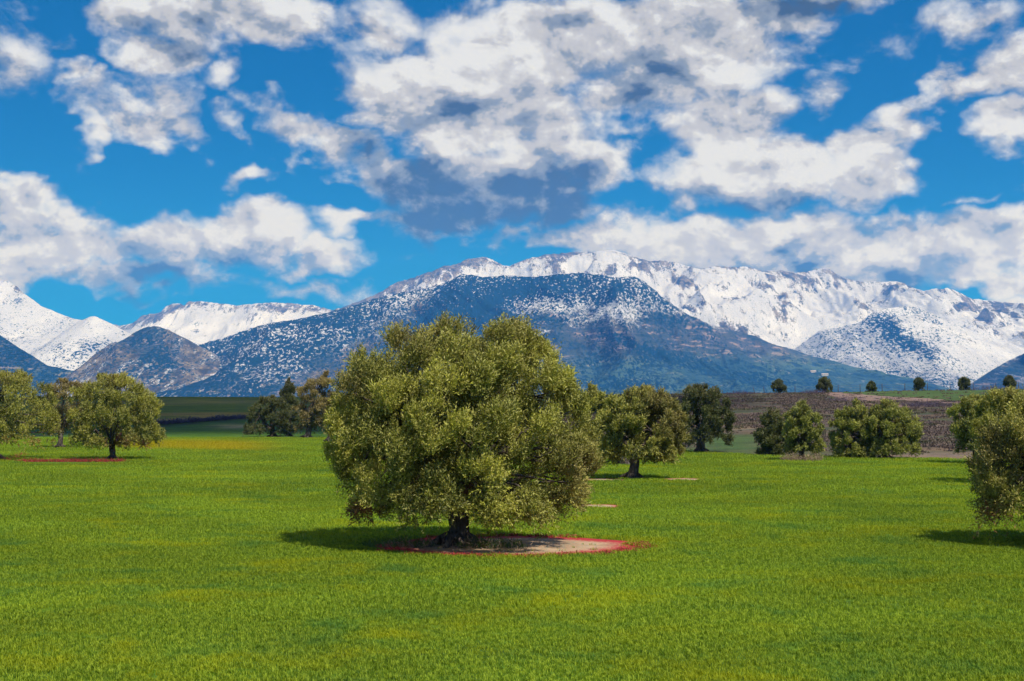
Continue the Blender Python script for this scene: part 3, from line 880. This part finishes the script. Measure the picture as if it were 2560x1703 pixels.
# ---- dark group behind the field, left of the large tree
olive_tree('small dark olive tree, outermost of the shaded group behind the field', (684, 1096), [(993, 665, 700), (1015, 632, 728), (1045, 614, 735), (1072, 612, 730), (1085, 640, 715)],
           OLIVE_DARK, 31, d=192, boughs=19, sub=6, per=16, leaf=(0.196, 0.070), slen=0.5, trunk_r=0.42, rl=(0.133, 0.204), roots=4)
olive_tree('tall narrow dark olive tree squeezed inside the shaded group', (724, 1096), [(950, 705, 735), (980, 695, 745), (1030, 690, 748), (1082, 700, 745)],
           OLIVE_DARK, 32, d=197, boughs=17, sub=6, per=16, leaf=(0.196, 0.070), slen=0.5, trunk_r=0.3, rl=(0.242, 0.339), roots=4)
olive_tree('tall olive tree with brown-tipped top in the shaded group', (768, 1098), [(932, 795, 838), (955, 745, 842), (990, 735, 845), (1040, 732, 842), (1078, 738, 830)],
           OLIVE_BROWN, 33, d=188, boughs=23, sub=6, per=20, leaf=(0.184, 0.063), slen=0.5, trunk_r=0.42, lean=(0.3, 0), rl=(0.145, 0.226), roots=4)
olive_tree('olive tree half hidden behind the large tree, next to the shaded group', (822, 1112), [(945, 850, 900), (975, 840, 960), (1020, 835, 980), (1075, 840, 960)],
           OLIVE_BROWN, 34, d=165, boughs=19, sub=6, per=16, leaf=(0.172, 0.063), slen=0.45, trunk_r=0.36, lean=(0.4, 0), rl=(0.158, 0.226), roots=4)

# ---- right of the large tree
olive_tree('olive tree with split trunk and greyish dry side, on a dark shadow', (1581, 1197), [(972, 1590, 1650), (990, 1530, 1685), (1020, 1500, 1705), (1060, 1488, 1716), (1100, 1490, 1716), (1130, 1505, 1705), (1150, 1560, 1690)],
           OLIVE, 41, dry=((1680, 1060, 60), (1640, 1010, 45)), boughs=46, sub=6, per=24, leaf=(0.127, 0.042), slen=0.36, trunk_r=0.27, lean=(0.15, 0), fork=1.2, rl=(0.108, 0.169))
olive_tree('olive tree hidden between the large tree and the split-trunk one', (1566, 1163), [(968, 1455, 1500), (1000, 1440, 1530), (1060, 1440, 1560), (1120, 1450, 1560)],
           OLIVE, 42, boughs=19, sub=6, per=18, leaf=(0.149, 0.050), slen=0.4, trunk_r=0.3, lean=(-0.6, 0), rl=(0.145, 0.204), roots=4)
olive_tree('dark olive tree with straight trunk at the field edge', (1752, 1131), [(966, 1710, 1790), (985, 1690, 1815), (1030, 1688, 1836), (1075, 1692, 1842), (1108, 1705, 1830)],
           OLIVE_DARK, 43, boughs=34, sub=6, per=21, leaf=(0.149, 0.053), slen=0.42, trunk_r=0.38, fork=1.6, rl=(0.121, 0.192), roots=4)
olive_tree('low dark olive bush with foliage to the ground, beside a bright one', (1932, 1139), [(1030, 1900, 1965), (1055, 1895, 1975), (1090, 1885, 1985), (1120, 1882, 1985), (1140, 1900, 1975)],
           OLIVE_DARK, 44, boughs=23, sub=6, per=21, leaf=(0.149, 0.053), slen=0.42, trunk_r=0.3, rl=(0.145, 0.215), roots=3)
olive_tree('small bright olive tree with dry pinkish weeds round its foot', (2004, 1152), [(1010, 1985, 2032), (1030, 1968, 2048), (1065, 1956, 2055), (1100, 1955, 2058), (1128, 1972, 2048)],
           OLIVE_FRESH, 45, boughs=28, sub=6, per=21, leaf=(0.138, 0.050), slen=0.40, trunk_r=0.22, rl=(0.133, 0.204), roots=4)
olive_tree('bushy olive tree with low skirts, paired with its twin at the soil edge', (2128, 1147), [(1004, 2120, 2165), (1030, 2090, 2180), (1070, 2074, 2190), (1110, 2076, 2190), (1148, 2095, 2185)],
           OLIVE_FRESH, 46, d=110, boughs=34, sub=6, per=21, leaf=(0.138, 0.050), slen=0.42, trunk_r=0.3, rl=(0.133, 0.204), roots=3)
olive_tree('wide spreading olive tree with visible low fork at the soil edge', (2213, 1144), [(1006, 2185, 2235), (1028, 2165, 2270), (1060, 2160, 2295), (1090, 2160, 2304), (1118, 2170, 2296), (1132, 2180, 2280)],
           OLIVE_FRESH, 47, d=109, boughs=34, sub=6, per=21, leaf=(0.138, 0.050), slen=0.42, trunk_r=0.3, rl=(0.133, 0.204), roots=3)
olive_tree('dark olive tree half hidden behind the silvery one, by the pale soil', (2440, 1152), [(995, 2405, 2480), (1025, 2370, 2520), (1060, 2372, 2540), (1100, 2385, 2530), (1125, 2400, 2510)],
           OLIVE_FRESH, 48, d=98, boughs=28, sub=6, per=22, leaf=(0.127, 0.045), slen=0.40, trunk_r=0.3, rl=(0.121, 0.192), roots=3)
olive_tree('tall olive tree filling the gap behind the silvery one', (2540, 1195), [(975, 2480, 2640), (1010, 2440, 2690), (1060, 2425, 2700), (1110, 2430, 2700), (1150, 2440, 2680)],
           OLIVE, 49, d=72, boughs=34, sub=6, per=26, leaf=(0.115, 0.039), slen=0.38, trunk_r=0.3, rl=(0.108, 0.169))
olive_tree('silvery olive tree with loose trailing branches and reddened lower leaves', (2705, 1362), [(985, 2640, 2780), (1040, 2540, 2860), (1090, 2480, 2920), (1150, 2450, 2950), (1200, 2438, 2960), (1250, 2430, 2950), (1298, 2450, 2900)],
           OLIVE, 50, edge=9, red=((2460, 1285, 40), (2530, 1295, 45)), dry=((2480, 1150, 70),), boughs=52, sub=7, per=30, nleaf=12, leaf=(0.095, 0.028), slen=0.42, trunk_r=0.34, rl=(0.097, 0.147), stray=0.22)

# ---- young trees along the crest
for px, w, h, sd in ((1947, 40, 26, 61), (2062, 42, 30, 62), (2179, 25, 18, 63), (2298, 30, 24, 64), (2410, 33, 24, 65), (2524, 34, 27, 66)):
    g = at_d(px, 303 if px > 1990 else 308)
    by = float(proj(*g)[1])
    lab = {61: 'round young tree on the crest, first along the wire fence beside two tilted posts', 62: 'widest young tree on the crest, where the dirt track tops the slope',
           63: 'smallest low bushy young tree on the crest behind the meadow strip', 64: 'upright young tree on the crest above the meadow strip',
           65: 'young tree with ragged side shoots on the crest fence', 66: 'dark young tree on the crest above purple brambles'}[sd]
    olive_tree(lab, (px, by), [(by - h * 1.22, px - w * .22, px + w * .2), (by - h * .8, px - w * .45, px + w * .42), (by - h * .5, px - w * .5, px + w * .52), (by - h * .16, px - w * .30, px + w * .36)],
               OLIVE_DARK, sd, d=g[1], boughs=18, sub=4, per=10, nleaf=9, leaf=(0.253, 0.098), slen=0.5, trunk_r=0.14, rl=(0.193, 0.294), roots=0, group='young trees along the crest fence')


# ------------------------------------------------------------------ low growth
def tuft_cloud(name, centres, radius, height, n, leaf, mat, seed, label=None, cat=None, group=None, kind=None, spread_up=0.9):
    """many stems of weed or twig rising from an area, one mesh"""
    r = np.random.default_rng(seed)
    V = []; Fc = []; Tn = []; b = 0
    for (c, rx, ry, hh, nn) in centres:
        m = nn
        a = r.uniform(0, 2 * pi, m); q = np.sqrt(r.random(m))
        x = c[0] + rx * q * np.cos(a); y = c[1] + ry * q * np.sin(a)
        z = ground_z(x, y)
        pos = np.stack([x, y, z - 0.02], 1)
        ax = unit(np.stack([r.normal(0, 0.45, m), r.normal(0, 0.45, m), np.full(m, spread_up)], 1))
        sl = hh * r.uniform(0.5, 1.1, m) * (1.05 - 0.5 * q)
        v, f, t = sprigs(r, pos, ax, sl, n, leaf, np.clip(r.normal(0.5, 0.22, m), 0, 1))
        V.append(v); Fc.append(f + b); Tn.append(t); b += len(v)
    o = mesh_np(name, np.concatenate(V), np.concatenate(Fc), mat, None, {'tint': np.concatenate(Tn)})
    return tag(o, label, cat, group, kind)


def g_at(px, py): return hit(px, py)


# brambles on the slope
for i, (px, py, w, hgt, lab) in enumerate(((2112, 1004, 3.4, 1.5, 'purple bramble thicket in the bend of the dirt track'), (2300, 1016, 3.0, 1.3, 'long purple bramble clump below the meadow strip, nearer the track bend'),
                                           (2345, 1018, 4.2, 1.3, 'wide purple bramble clump below the meadow strip, beside the dark olive'), (2035, 984, 2.6, 1.2, 'greyish purple bush at the top of the dirt track'),
                                           (1850, 984, 3.0, 1.1, 'low purple bush on the crest near the tilted fence posts'), (1515, 985, 3.2, 2.4, 'reddish brown bush on the crest behind the split-trunk olive'),
                                           (1705, 984, 2.2, 1.8, 'rusty twiggy bush on the crest behind the dark straight-trunk olive'), (2478, 978, 4.5, 1.4, 'dark purple thicket on the crest behind the silvery olive'))):
    p = at_d(px, 300) if py < 990 else g_at(px, py)
    p = (p[0], min(p[1], 312), p[2])
    tuft_cloud('bramble_bush', [(p, w, w * 0.5, hgt, 260)], 0, 0, 8, (0.16, 0.045), OLIVE_BROWN if px in (1515, 1705) else BRAMBLE, 300 + i, lab, 'bush', 'brambles on the slope')

# hedgerow across the shaded meadow
cs = []
for px in range(395, 640, 7):
    q = hit(px + rng.normal(0, 2), 1061 - (px - 410) * 0.075); cs.append(((q[0], q[1], 0), 1.4, .8, rng.uniform(.6, 1.3), 26))
tag(tuft_cloud('hedgerow', cs, 0, 0, 8, (0.30, 0.11), BRAMBLE, 405), 'low dark hedgerow crossing the shaded meadow', 'hedge', kind='stuff')
# dry weeds round the foot of the small bright tree
p = hit(2004, 1153)
tuft_cloud('dry_weed_clump', [((p[0] - 0.75, p[1] - .2, 0), .75, .6, .85, 220), ((p[0] + .75, p[1] - .4, 0), .75, .6, .85, 220)], 0, 0, 7, (0.10, 0.03), DRYWEED, 410,
           'pinkish dry weeds round the foot of the small bright olive', 'weeds')
# red weeds under the left trees
cs = []
for px in range(55, 312, 9):
    q = hit(px, 1155); cs.append(((q[0], q[1], 0), .5, .5, .34, 40))
for px, py in ((20, 1152), (40, 1146), (55, 1140)):
    q = hit(px, py); cs.append(((q[0], q[1], 0), .6, .3, .40, 46))
tag(tuft_cloud('red_weeds', cs, 0, 0, 6, (0.07, 0.028), REDWEED, 420), 'band of low crimson weeds under the left pair of olives', 'weeds', kind='stuff')
# bright red rim of the bare soil
cs = []
for k in range(120):
    a = 2 * pi * k / 120
    q = rng.normal(0, 0.16)
    if rng.random() < 0.25: continue
    x = MG[0] + 1.30 + (3.75 + q) * cos(a); y = MG[1] + 0.1 + (2.95 + q) * sin(a)
    if (0.2 < a < 1.0) or (2.3 < a < 3.6): continue
    cs.append(((x, y, 0), .22, .16, .10, 16))
tag(tuft_cloud('red_weeds', cs, 0, 0, 6, (0.06, 0.022), REDWEED, 421), 'crimson low weeds fringing the bare soil ring of the large olive', 'weeds', kind='stuff')
# tall dry stems in the shade of the large tree
cs = [((MG[0] + dx, MG[1] + dy, 0), .5, .25, .5, 22) for dx, dy in ((-.4, -.9), (.6, -.9), (1.3, -.8), (-1.4, -.6))]
tag(tuft_cloud('dry_stems', cs, 0, 0, 6, (0.12, 0.014), DRYWEED, 422), 'thin dry stems at the foot of the large olive', 'weeds', kind='stuff')
cs = [((MG[0] + .9, MG[1] - .7, 0), .9, .3, .35, 160), ((MG[0] - 1.5, MG[1] - .3, 0), 1.0, .5, .3, 160)]
GREENWEED = leaf_material('green_weeds', (0.03, 0.07, 0.012), (0.10, 0.17, 0.03), (0.1, 0.16, 0.04))
tag(tuft_cloud('tall_grass', cs, 0, 0, 6, (0.16, 0.014), GREENWEED, 423), 'tall green grass in the shade at the foot of the large olive', 'grass', kind='stuff')


# ------------------------------------------------------------------ bare soil patches
def soil_material():
    m, T, p, out = mat_new('bare_soil')
    pos = T.pos(); e = T.attr('rim').outputs['Fac']
    n = T.noise(pos, 1.6, 5, 0.65); n2 = T.noise(pos, 9.0, 4, 0.7)
    c = T.mix(T.ramp(n, 0.38, 0.62), (0.42, 0.26, 0.15, 1), (0.55, 0.36, 0.22, 1))
    c = T.mix(T.m('MULTIPLY', T.ramp(n2, 0.52, 0.62), 0.8), c, (0.20, 0.33, 0.25, 1))
    rim = T.ramp(T.m('ADD', e, T.m('MULTIPLY', T.m('SUBTRACT', n2, 0.5), 0.6)), 0.66, 0.86)
    c = T.mix(rim, c, (0.42, 0.035, 0.04, 1))
    T.l.new(c, p.inputs['Base Color']); p.inputs['Roughness'].default_value = 0.95
    bump(T, p, n2, 0.8, 0.05)
    return m


SOIL = soil_material()


def soil_patch(cx, cy, rx, ry, seed, mound=0.0, label=None):
    na, nr = 72, 12
    v = [(cx, cy, 0.012 + mound)]; e = [0]
    for j in range(1, nr + 1):
        for k in range(na):
            a = 2 * pi * k / na; q = j / nr
            w = 1 + 0.16 * (float(fbm2(np.array(cos(a) * 2 + seed), np.array(sin(a) * 2), 4, seed)) - 0.5) * 2
            x = cx + rx * q * w * cos(a); y = cy + ry * q * w * sin(a)
            v.append((x, y, 0.008 + float(ground_z(x, y)) + mound * math.exp(-(q * 3) ** 2) + 0.02 * float(vnoise(np.array(x * 3), np.array(y * 3), seed)) * (1 - q))); e.append(q)
    mb = MB(); mb.v = v
    for k in range(na): mb.f.append((0, 1 + k, 1 + (k + 1) % na))
    for j in range(nr - 1):
        for k in range(na):
            a0 = 1 + j * na + k; a1 = 1 + j * na + (k + 1) % na
            mb.f.append((a0, a0 + na, a1 + na, a1))
    o = mb.build('soil_patch', SOIL, None, True)
    at = o.data.attributes.new('rim', 'FLOAT', 'POINT'); at.data.foreach_set('value', np.array(e, np.float32))
    return tag(o, kind='structure')


SOILS = [(MG[0] + 1.30, MG[1] + 0.1, 3.75, 2.95)]
soil_patch(*SOILS[0], 3)
for px0, px1, py, ry in ((1430, 1555, 1266, 1.0), (1655, 1765, 1199, 1.3), (1450, 1570, 1200, 1.2), (50, 325, 1156, 3.2)):
    q0 = hit(px0, py); q1 = hit(px1, py)
    s_ = ((q0[0] + q1[0]) / 2, q0[1], abs(q1[0] - q0[0]) / 2, ry); SOILS.append(s_)
    if px0 != 50: soil_patch(*s_, int(px0))

# dirt track over the crest
def path_material():
    m, T, p, out = mat_new('dirt_track')
    n = T.noise(T.pos(), 0.9, 5, 0.65)
    T.l.new(T.mix(T.ramp(n, 0.35, 0.65), (0.17, 0.105, 0.085, 1), (0.30, 0.20, 0.15, 1)), p.inputs['Base Color'])
    return m


PATH = path_material()


def path_ribbon(pxs, w):
    pts = np.array([hit(*q) for q in pxs])
    t = np.linspace(0, len(pts) - 1, 60)
    P = np.stack([np.interp(t, np.arange(len(pts)), pts[:, k]) for k in range(3)], 1)
    tg = unit(np.gradient(P, axis=0)); sd = unit(np.cross(tg, [0, 0, 1]))
    v = []
    for i in range(60):
        for s in (-1, -0.33, 0.33, 1):
            q = P[i] + sd[i] * s * w / 2 * (1 + 0.2 * math.sin(i * 1.7 + s))
            v.append((q[0], q[1], float(ground_z(q[0], q[1])) + 0.05))
    f = [(i * 4 + k, i * 4 + k + 1, i * 4 + k + 5, i * 4 + k + 4) for i in range(59) for k in range(3)]
    o = mesh_np('path', v, f, PATH, smooth=True)
    tag(o, kind='structure')


path_ribbon([(2042, 982), (2100, 987), (2180, 992), (2270, 998), (2360, 1005), (2440, 1010), (2560, 1016)], 5.0)
path_ribbon([(2095, 988), (2130, 993), (2150, 999), (2185, 1012), (2230, 1020)], 6.0)

# ------------------------------------------------------------------ wire fence along the crest
WOOD = bark_material('weathered_wood', (0.05, 0.045, 0.05), (0.12, 0.11, 0.11))
WIRE, _T, _p, _o = mat_new('fence_wire'); _p.inputs['Base Color'].default_value = (0.22, 0.22, 0.24, 1); _p.inputs['Metallic'].default_value = 0.6; _p.inputs['Roughness'].default_value = 0.5
fpx = [1888, 1911, 1988, 2041, 2096, 2151, 2206, 2263, 2320, 2376, 2434, 2491, 2547, 2605]
fp = [at_d(px, 305) for px in fpx]
fence = empty('wire_fence', fp[5], 'wire fence with thin weathered posts running along the crest', 'fence')
mbp = MB(); mbp.tube([(0, 0, -0.3), (0.01, 0, 0.7), (0.0, 0, 1.62)], [0.07, 0.065, 0.055], 8, 3, 0.15)
post0 = mbp.build('post', WOOD, fence, True)
for i, q in enumerate(fp):
    o = post0 if i == 0 else post0.copy()
    if i: COL.objects.link(o); o.parent = fence
    o.location = tuple(np.array(q) - np.array(fp[5]))
    o.rotation_euler = (0, radians(18 if i < 2 else rng.normal(0, 1.5)), rng.uniform(0, 6))
for hgt in (0.5, 0.95, 1.4):
    mbw = MB(); mbw.tube([np.array(q) - np.array(fp[5]) + np.array([0, 0, hgt]) for q in fp[2:]], [0.012] * (len(fp) - 2), 5)
    mbw.build('wire', WIRE, fence)

# ------------------------------------------------------------------ farm buildings on the far foothill
def plain(name, col, rough=0.8):
    m, T, p, out = mat_new(name)
    n = T.noise(T.pos(), 0.8, 4, 0.6)
    T.l.new(T.mix(n, tuple(c * 0.85 for c in col) + (1,), tuple(min(1, c * 1.1) for c in col) + (1,)), p.inputs['Base Color']); p.inputs['Roughness'].default_value = rough
    return m


WALL = plain('whitewash', (0.52, 0.48, 0.43)); ROOF = plain('pale_roof', (0.55, 0.45, 0.38)); DARKGLASS = plain('window_glass', (0.05, 0.06, 0.08), 0.2)
DEPS = bpy.context.evaluated_depsgraph_get()


def on_mountain(px, py):
    a, b, c = pdir(px, py)
    from mathutils import Vector
    ok, loc, nor, idx, ob, mtx = SC.ray_cast(DEPS, Vector((a * 900, b * 900, HC + c * 900)), Vector((a, b, c)).normalized())
    return np.array(loc) if ok else None


def house(px, py, w, dp, h, label):
    loc = on_mountain(px, py)
    if loc is None: return
    root = empty('farm_building', loc, label, 'building', 'white farm buildings on the foothill')
    mb = MB(); mb.box((0, 0, h / 2 - 4), (w, dp, h + 8)); mb.build('wall', WALL, root)
    mb = MB(); b = h
    mb.v = [(-w / 2 - .6, -dp / 2 - .6, b), (w / 2 + .6, -dp / 2 - .6, b), (w / 2 + .6, dp / 2 + .6, b), (-w / 2 - .6, dp / 2 + .6, b), (-w / 2 - .6, 0, b + 2.6), (w / 2 + .6, 0, b + 2.6)]
    mb.f = [(0, 1, 5, 4), (2, 3, 4, 5), (0, 4, 3), (1, 2, 5), (0, 3, 2, 1)]
    mb.build('roof', ROOF, root)
    nw = int(w // 6)
    for i in range(nw):
        mb = MB(); mb.box((-w / 2 + (i + 0.5) * w / nw, -dp / 2 - .05, h * 0.58), (1.8, 0.3, 1.9)); mb.build('window', DARKGLASS, root)


bpy.context.view_layer.update(); DEPS = bpy.context.evaluated_depsgraph_get()
house(2033, 931, 24, 12, 6, 'long white farm building on the foothill, upper of two')
house(2062, 939, 28, 12, 6.5, 'white farm building on the foothill, lower and wider of two')


# ------------------------------------------------------------------ field grass
def grass_material():
    m, T, p, out = mat_new('grass_blades')
    pos = T.pos()
    ps = T.vm('MULTIPLY', pos, (0.75, 0.8, 0.0))
    a = T.noise(ps, 0.36, 5, 0.66, 0.5)
    b = T.noise(T.vm('ADD', ps, (31, 7, 0)), 0.5, 5, 0.66, 0.4)
    rnd = T.noise(T.vm('MULTIPLY', pos, (1, 1, 0)), 9.0, 3, 0.75)
    base = T.mix(T.ramp(rnd, 0.40, 0.60), (0.100, 0.180, 0.010, 1), (0.38, 0.48, 0.040, 1))
    c = T.mix(T.m('MULTIPLY', T.ramp(a, 0.48, 0.70), 0.65), base, (0.42, 0.42, 0.006, 1))
    c = T.mix(T.m('MULTIPLY', T.ramp(b, 0.50, 0.70), 0.65), c, (0.075, 0.215, 0.045, 1))
    big = T.noise(T.vm('ADD', ps, (3, 91, 0)), 0.12, 4, 0.6, 0.3)
    c = T.vm('SCALE', c, sc=T.ramp(big, 0.34, 0.66, 0.86, 1.14))
    y = T.xyz(pos)[1]; x = T.xyz(pos)[0]
    # the strip in yellow flower far out on the left
    px = T.m('DIVIDE', x, y)
    st = T.m('MULTIPLY', T.ramp(T.m('ADD', y, T.m('MULTIPLY', x, 0.55)), 112.0, 122.0), T.ramp(T.m('ADD', y, T.m('MULTIPLY', x, 0.55)), 160.0, 138.0))
    st = T.m('MULTIPLY', st, T.m('MULTIPLY', T.ramp(px, -0.30, -0.25), T.ramp(px, -0.15, -0.20)))
    c = T.mix(T.m('MULTIPLY', st, 0.85), c, (0.46, 0.36, 0.012, 1))
    z = T.xyz(pos)[2]
    T.l.new(c, p.inputs['Base Color']); p.inputs['Roughness'].default_value = 0.6; p.inputs['Specular IOR Level'].default_value = 0.12
    tr = T.new('ShaderNodeBsdfTranslucent'); T.l.new(T.mix(1.0, c, (1.1, 1.1, 0.5, 1), 'MULTIPLY'), tr.inputs[0])
    ms = T.new('ShaderNodeMixShader'); ms.inputs[0].default_value = 0.4
    T.l.new(p.outputs[0], ms.inputs[1]); T.l.new(tr.outputs[0], ms.inputs[2]); T.l.new(ms.outputs[0], out.inputs[0])
    return m


GRASS = grass_material()


def tuft_mesh(seed, n, h, w, spread):
    r = np.random.default_rng(seed)
    V = []; Fc = []
    for i in range(n):
        a = r.uniform(0, 2 * pi); q = spread * math.sqrt(r.random())
        b = np.array([q * cos(a), q * sin(a), -0.02])
        ln = h * r.uniform(0.6, 1.2); yaw = r.uniform(0, 2 * pi); le = r.uniform(0.15, 0.75)
        d = np.array([cos(yaw), sin(yaw), 0]); s = np.array([-sin(yaw), cos(yaw), 0]) * w * r.uniform(0.7, 1.3) / 2
        m_ = b + d * ln * le * 0.35 + np.array([0, 0, ln * 0.6]); t_ = b + d * ln * le + np.array([0, 0, ln * (1 - 0.3 * le)])
        k = len(V); V += [b - s, b + s, m_ + s * .8, m_ - s * .8, t_]
        Fc += [(k, k + 1, k + 2, k + 3), (k + 3, k + 2, k + 4)]
    return V, Fc


def scatter(name, tc, P, S, r, mat):
    me = bpy.data.meshes.new(name); me.vertices.add(len(P)); me.vertices.foreach_set('co', P.astype(np.float32).ravel())
    at = me.attributes.new('size', 'FLOAT', 'POINT'); at.data.foreach_set('value', S.astype(np.float32))
    at = me.attributes.new('turn', 'FLOAT', 'POINT'); at.data.foreach_set('value', r.uniform(0, 2 * pi, len(P)).astype(np.float32))
    me.materials.append(mat)
    o = bpy.data.objects.new(name, me); COL.objects.link(o)
    ng = bpy.data.node_groups.new(name + '_scatter', 'GeometryNodeTree')
    ng.interface.new_socket('Geometry', in_out='INPUT', socket_type='NodeSocketGeometry')
    ng.interface.new_socket('Geometry', in_out='OUTPUT', socket_type='NodeSocketGeometry')
    N = ng.nodes; Lk = ng.links
    gi = N.new('NodeGroupInput'); go = N.new('NodeGroupOutput')
    ci = N.new('GeometryNodeCollectionInfo'); ci.inputs[0].default_value = tc; ci.inputs['Separate Children'].default_value = True; ci.inputs['Reset Children'].default_value = True
    ip = N.new('GeometryNodeInstanceOnPoints'); ip.inputs['Pick Instance'].default_value = True
    a1 = N.new('GeometryNodeInputNamedAttribute'); a1.data_type = 'FLOAT'; a1.inputs[0].default_value = 'size'
    a2 = N.new('GeometryNodeInputNamedAttribute'); a2.data_type = 'FLOAT'; a2.inputs[0].default_value = 'turn'
    cx = N.new('ShaderNodeCombineXYZ'); Lk.new(a2.outputs[0], cx.inputs[2])
    Lk.new(gi.outputs[0], ip.inputs['Points']); Lk.new(ci.outputs[0], ip.inputs['Instance'])
    Lk.new(cx.outputs[0], ip.inputs['Rotation']); Lk.new(a1.outputs[0], ip.inputs['Scale'])
    Lk.new(ip.outputs[0], go.inputs[0])
    md = o.modifiers.new('scatter', 'NODES'); md.node_group = ng
    return o


def grass_field():
    r = np.random.default_rng(99)
    tc = bpy.data.collections.new('grass_tufts')
    for i in range(4):
        V, Fc = tuft_mesh(i, 12, 0.092, 0.010, 0.085)
        me = bpy.data.meshes.new('grass_tuft'); me.from_pydata([tuple(q) for q in V], [], Fc); me.materials.append(GRASS)
        o = bpy.data.objects.new('grass_tuft', me); tc.objects.link(o)
    pts = []; scl = []
    for (y0, y1, den, sc) in ((16, 26, 165, 1.0), (26, 40, 105, 1.1), (40, 62, 52, 1.35), (62, 100, 21, 1.8), (100, 196, 9.0, 2.3)):
        hw1 = y1 * 0.40 + 9
        n = int((y1 - y0) * 2 * hw1 * den)
        x = r.uniform(-hw1, hw1, n); y = r.uniform(y0, y1, n)
        k = (np.abs(x) < y * 0.40 + 9) & (y < edge_d(x, y) + (fbm2(x / 3, y / 3, 2, 4) - .5) * 1.2)
        for i, (cx, cy, rx, ry) in enumerate(SOILS):
            q = ((x - cx) / rx) ** 2 + ((y - cy) / ry) ** 2 + (fbm2(x * 1.3, y * 1.3, 3, 8) - 0.5) * 0.7
            k &= (q > 0.93) | (r.random(n) < 0.012)
        k &= (x - MG[0]) ** 2 + (y - MG[1]) ** 2 > 0.5 ** 2
        x, y = x[k], y[k]
        pts.append(np.stack([x, y, ground_z(x, y)], 1))
        hgt = 0.75 + 0.5 * fbm2(x / 2.2, y / 1.3, 3, 55)
        scl.append(sc * hgt * r.uniform(0.75, 1.25, len(x)))
    P = np.concatenate(pts); S = np.concatenate(scl)
    o = scatter('grass', tc, P, S, r, GRASS)
    tag(o, 'short bright green crop grass covering the field', 'grass', kind='stuff')
    print('grass tufts', len(P))


grass_field()


def scrub_material():
    m, T, p, out = mat_new('heath_scrub')
    pos = T.pos(); n = T.noise(pos, 0.16, 4, 0.6); n2 = T.noise(pos, 1.4, 3, 0.6)
    c = T.mix(T.ramp(n2, 0.36, 0.64), (0.085, 0.062, 0.056, 1), (0.19, 0.14, 0.11, 1))
    c = T.mix(T.m('MULTIPLY', T.ramp(n, 0.5, 0.62), 0.6), c, (0.055, 0.075, 0.022, 1))
    T.l.new(c, p.inputs['Base Color'])
    return m


def scrub():
    r = np.random.default_rng(123); m = scrub_material()
    tc = bpy.data.collections.new('scrub_tufts')
    for i in range(3):
        V, Fc = tuft_mesh(40 + i, 16, 0.22, 0.08, 0.36)
        me = bpy.data.meshes.new('scrub_tuft'); me.from_pydata([tuple(q) for q in V], [], Fc); me.materials.append(m)
        o = bpy.data.objects.new('scrub_tuft', me); tc.objects.link(o)
    n = 60000
    y = r.uniform(106, 312, n); px = r.uniform(1450, 2650, n); x = (px - CX) / F * y
    z = ground_z(x, y); _, py = proj(x, y, z)
    k = y > edge_d(x, y) + 1.5
    k &= ~((py > 1120) & (px > 2240) & (r.random(n) < 0.8))
    k &= ~((px > 2070) & (py < 1003)) | (r.random(n) < 0.06)
    k &= ~((np.abs(px - 1820) < 75) & (py > 1085))
    k &= fbm2(x / 7, y / 7, 3, 66) > r.uniform(0.30, 0.62, n)
    k &= np.random.default_rng(5).random(n) < (y / 312)
    P = np.stack([x, y, z], 1)[k]
    o = scatter('scrub', tc, P, r.uniform(0.5, 1.5, k.sum()) * (0.7 + 0.6 * fbm2(P[:, 0] / 5, P[:, 1] / 5, 3, 3)), r, m)
    tag(o, 'brown and purple low scrub covering the slope behind the field', 'scrub', kind='stuff')


scrub()


# ------------------------------------------------------------------ a cloud overhead that shades the far meadow
def cloud_over(lumps, h, seed):
    r = np.random.default_rng(seed)
    import bmesh
    bm = bmesh.new()
    for (x, y, rx, ry) in lumps:
        g = np.array([x, y, 0.0]) + SUN * (h / SUN[2])
        mtx = __import__('mathutils').Matrix.Translation(tuple(g)) @ __import__('mathutils').Matrix.Diagonal((rx, ry, min(rx, ry) * 0.35, 1))
        bmesh.ops.create_icosphere(bm, subdivisions=4, radius=1.0, matrix=mtx)
    for v in bm.verts:
        k = float(fbm2(np.array(v.co.x / 60), np.array((v.co.y + v.co.z) / 60), 4, seed)) - 0.5
        v.co += v.normal * k * 45
    me = bpy.data.meshes.new('cloud'); bm.to_mesh(me); bm.free()
    m = plain('cloud_vapour', (0.85, 0.85, 0.87)); me.materials.append(m)
    o = bpy.data.objects.new('cloud', me); COL.objects.link(o)
    tag(o, kind='structure')


cloud_over([(-190, 330, 120, 122), (-90, 330, 100, 125), (-25, 335, 70, 125), (-60, 430, 120, 100)], 2100, 5)

# ------------------------------------------------------------------ the air
def haze():
    mb = MB(); x = 9000; y0, y1 = -600, 17500; z0, z1 = -120, 1850
    mb.box((0, (y0 + y1) / 2, (z0 + z1) / 2), (2 * x, y1 - y0, z1 - z0))
    m = bpy.data.materials.new('haze_air'); m.use_nodes = True
    T = NT(m.node_tree); out = T.new('ShaderNodeOutputMaterial'); v = T.new('ShaderNodeVolumePrincipled')
    v.inputs['Color'].default_value = (0.06, 0.32, 1.0, 1); v.inputs['Density'].default_value = 6.4e-5
    v.inputs['Absorption Color'].default_value = (1, 1, 1, 1)
    v.inputs['Anisotropy'].default_value = 0.0
    T.l.new(v.outputs[0], out.inputs['Volume'])
    o = mb.build('haze', m)
    tag(o, kind='stuff')
    o['label'] = 'bluish air between the field and the mountains'; o['category'] = 'haze'


haze()
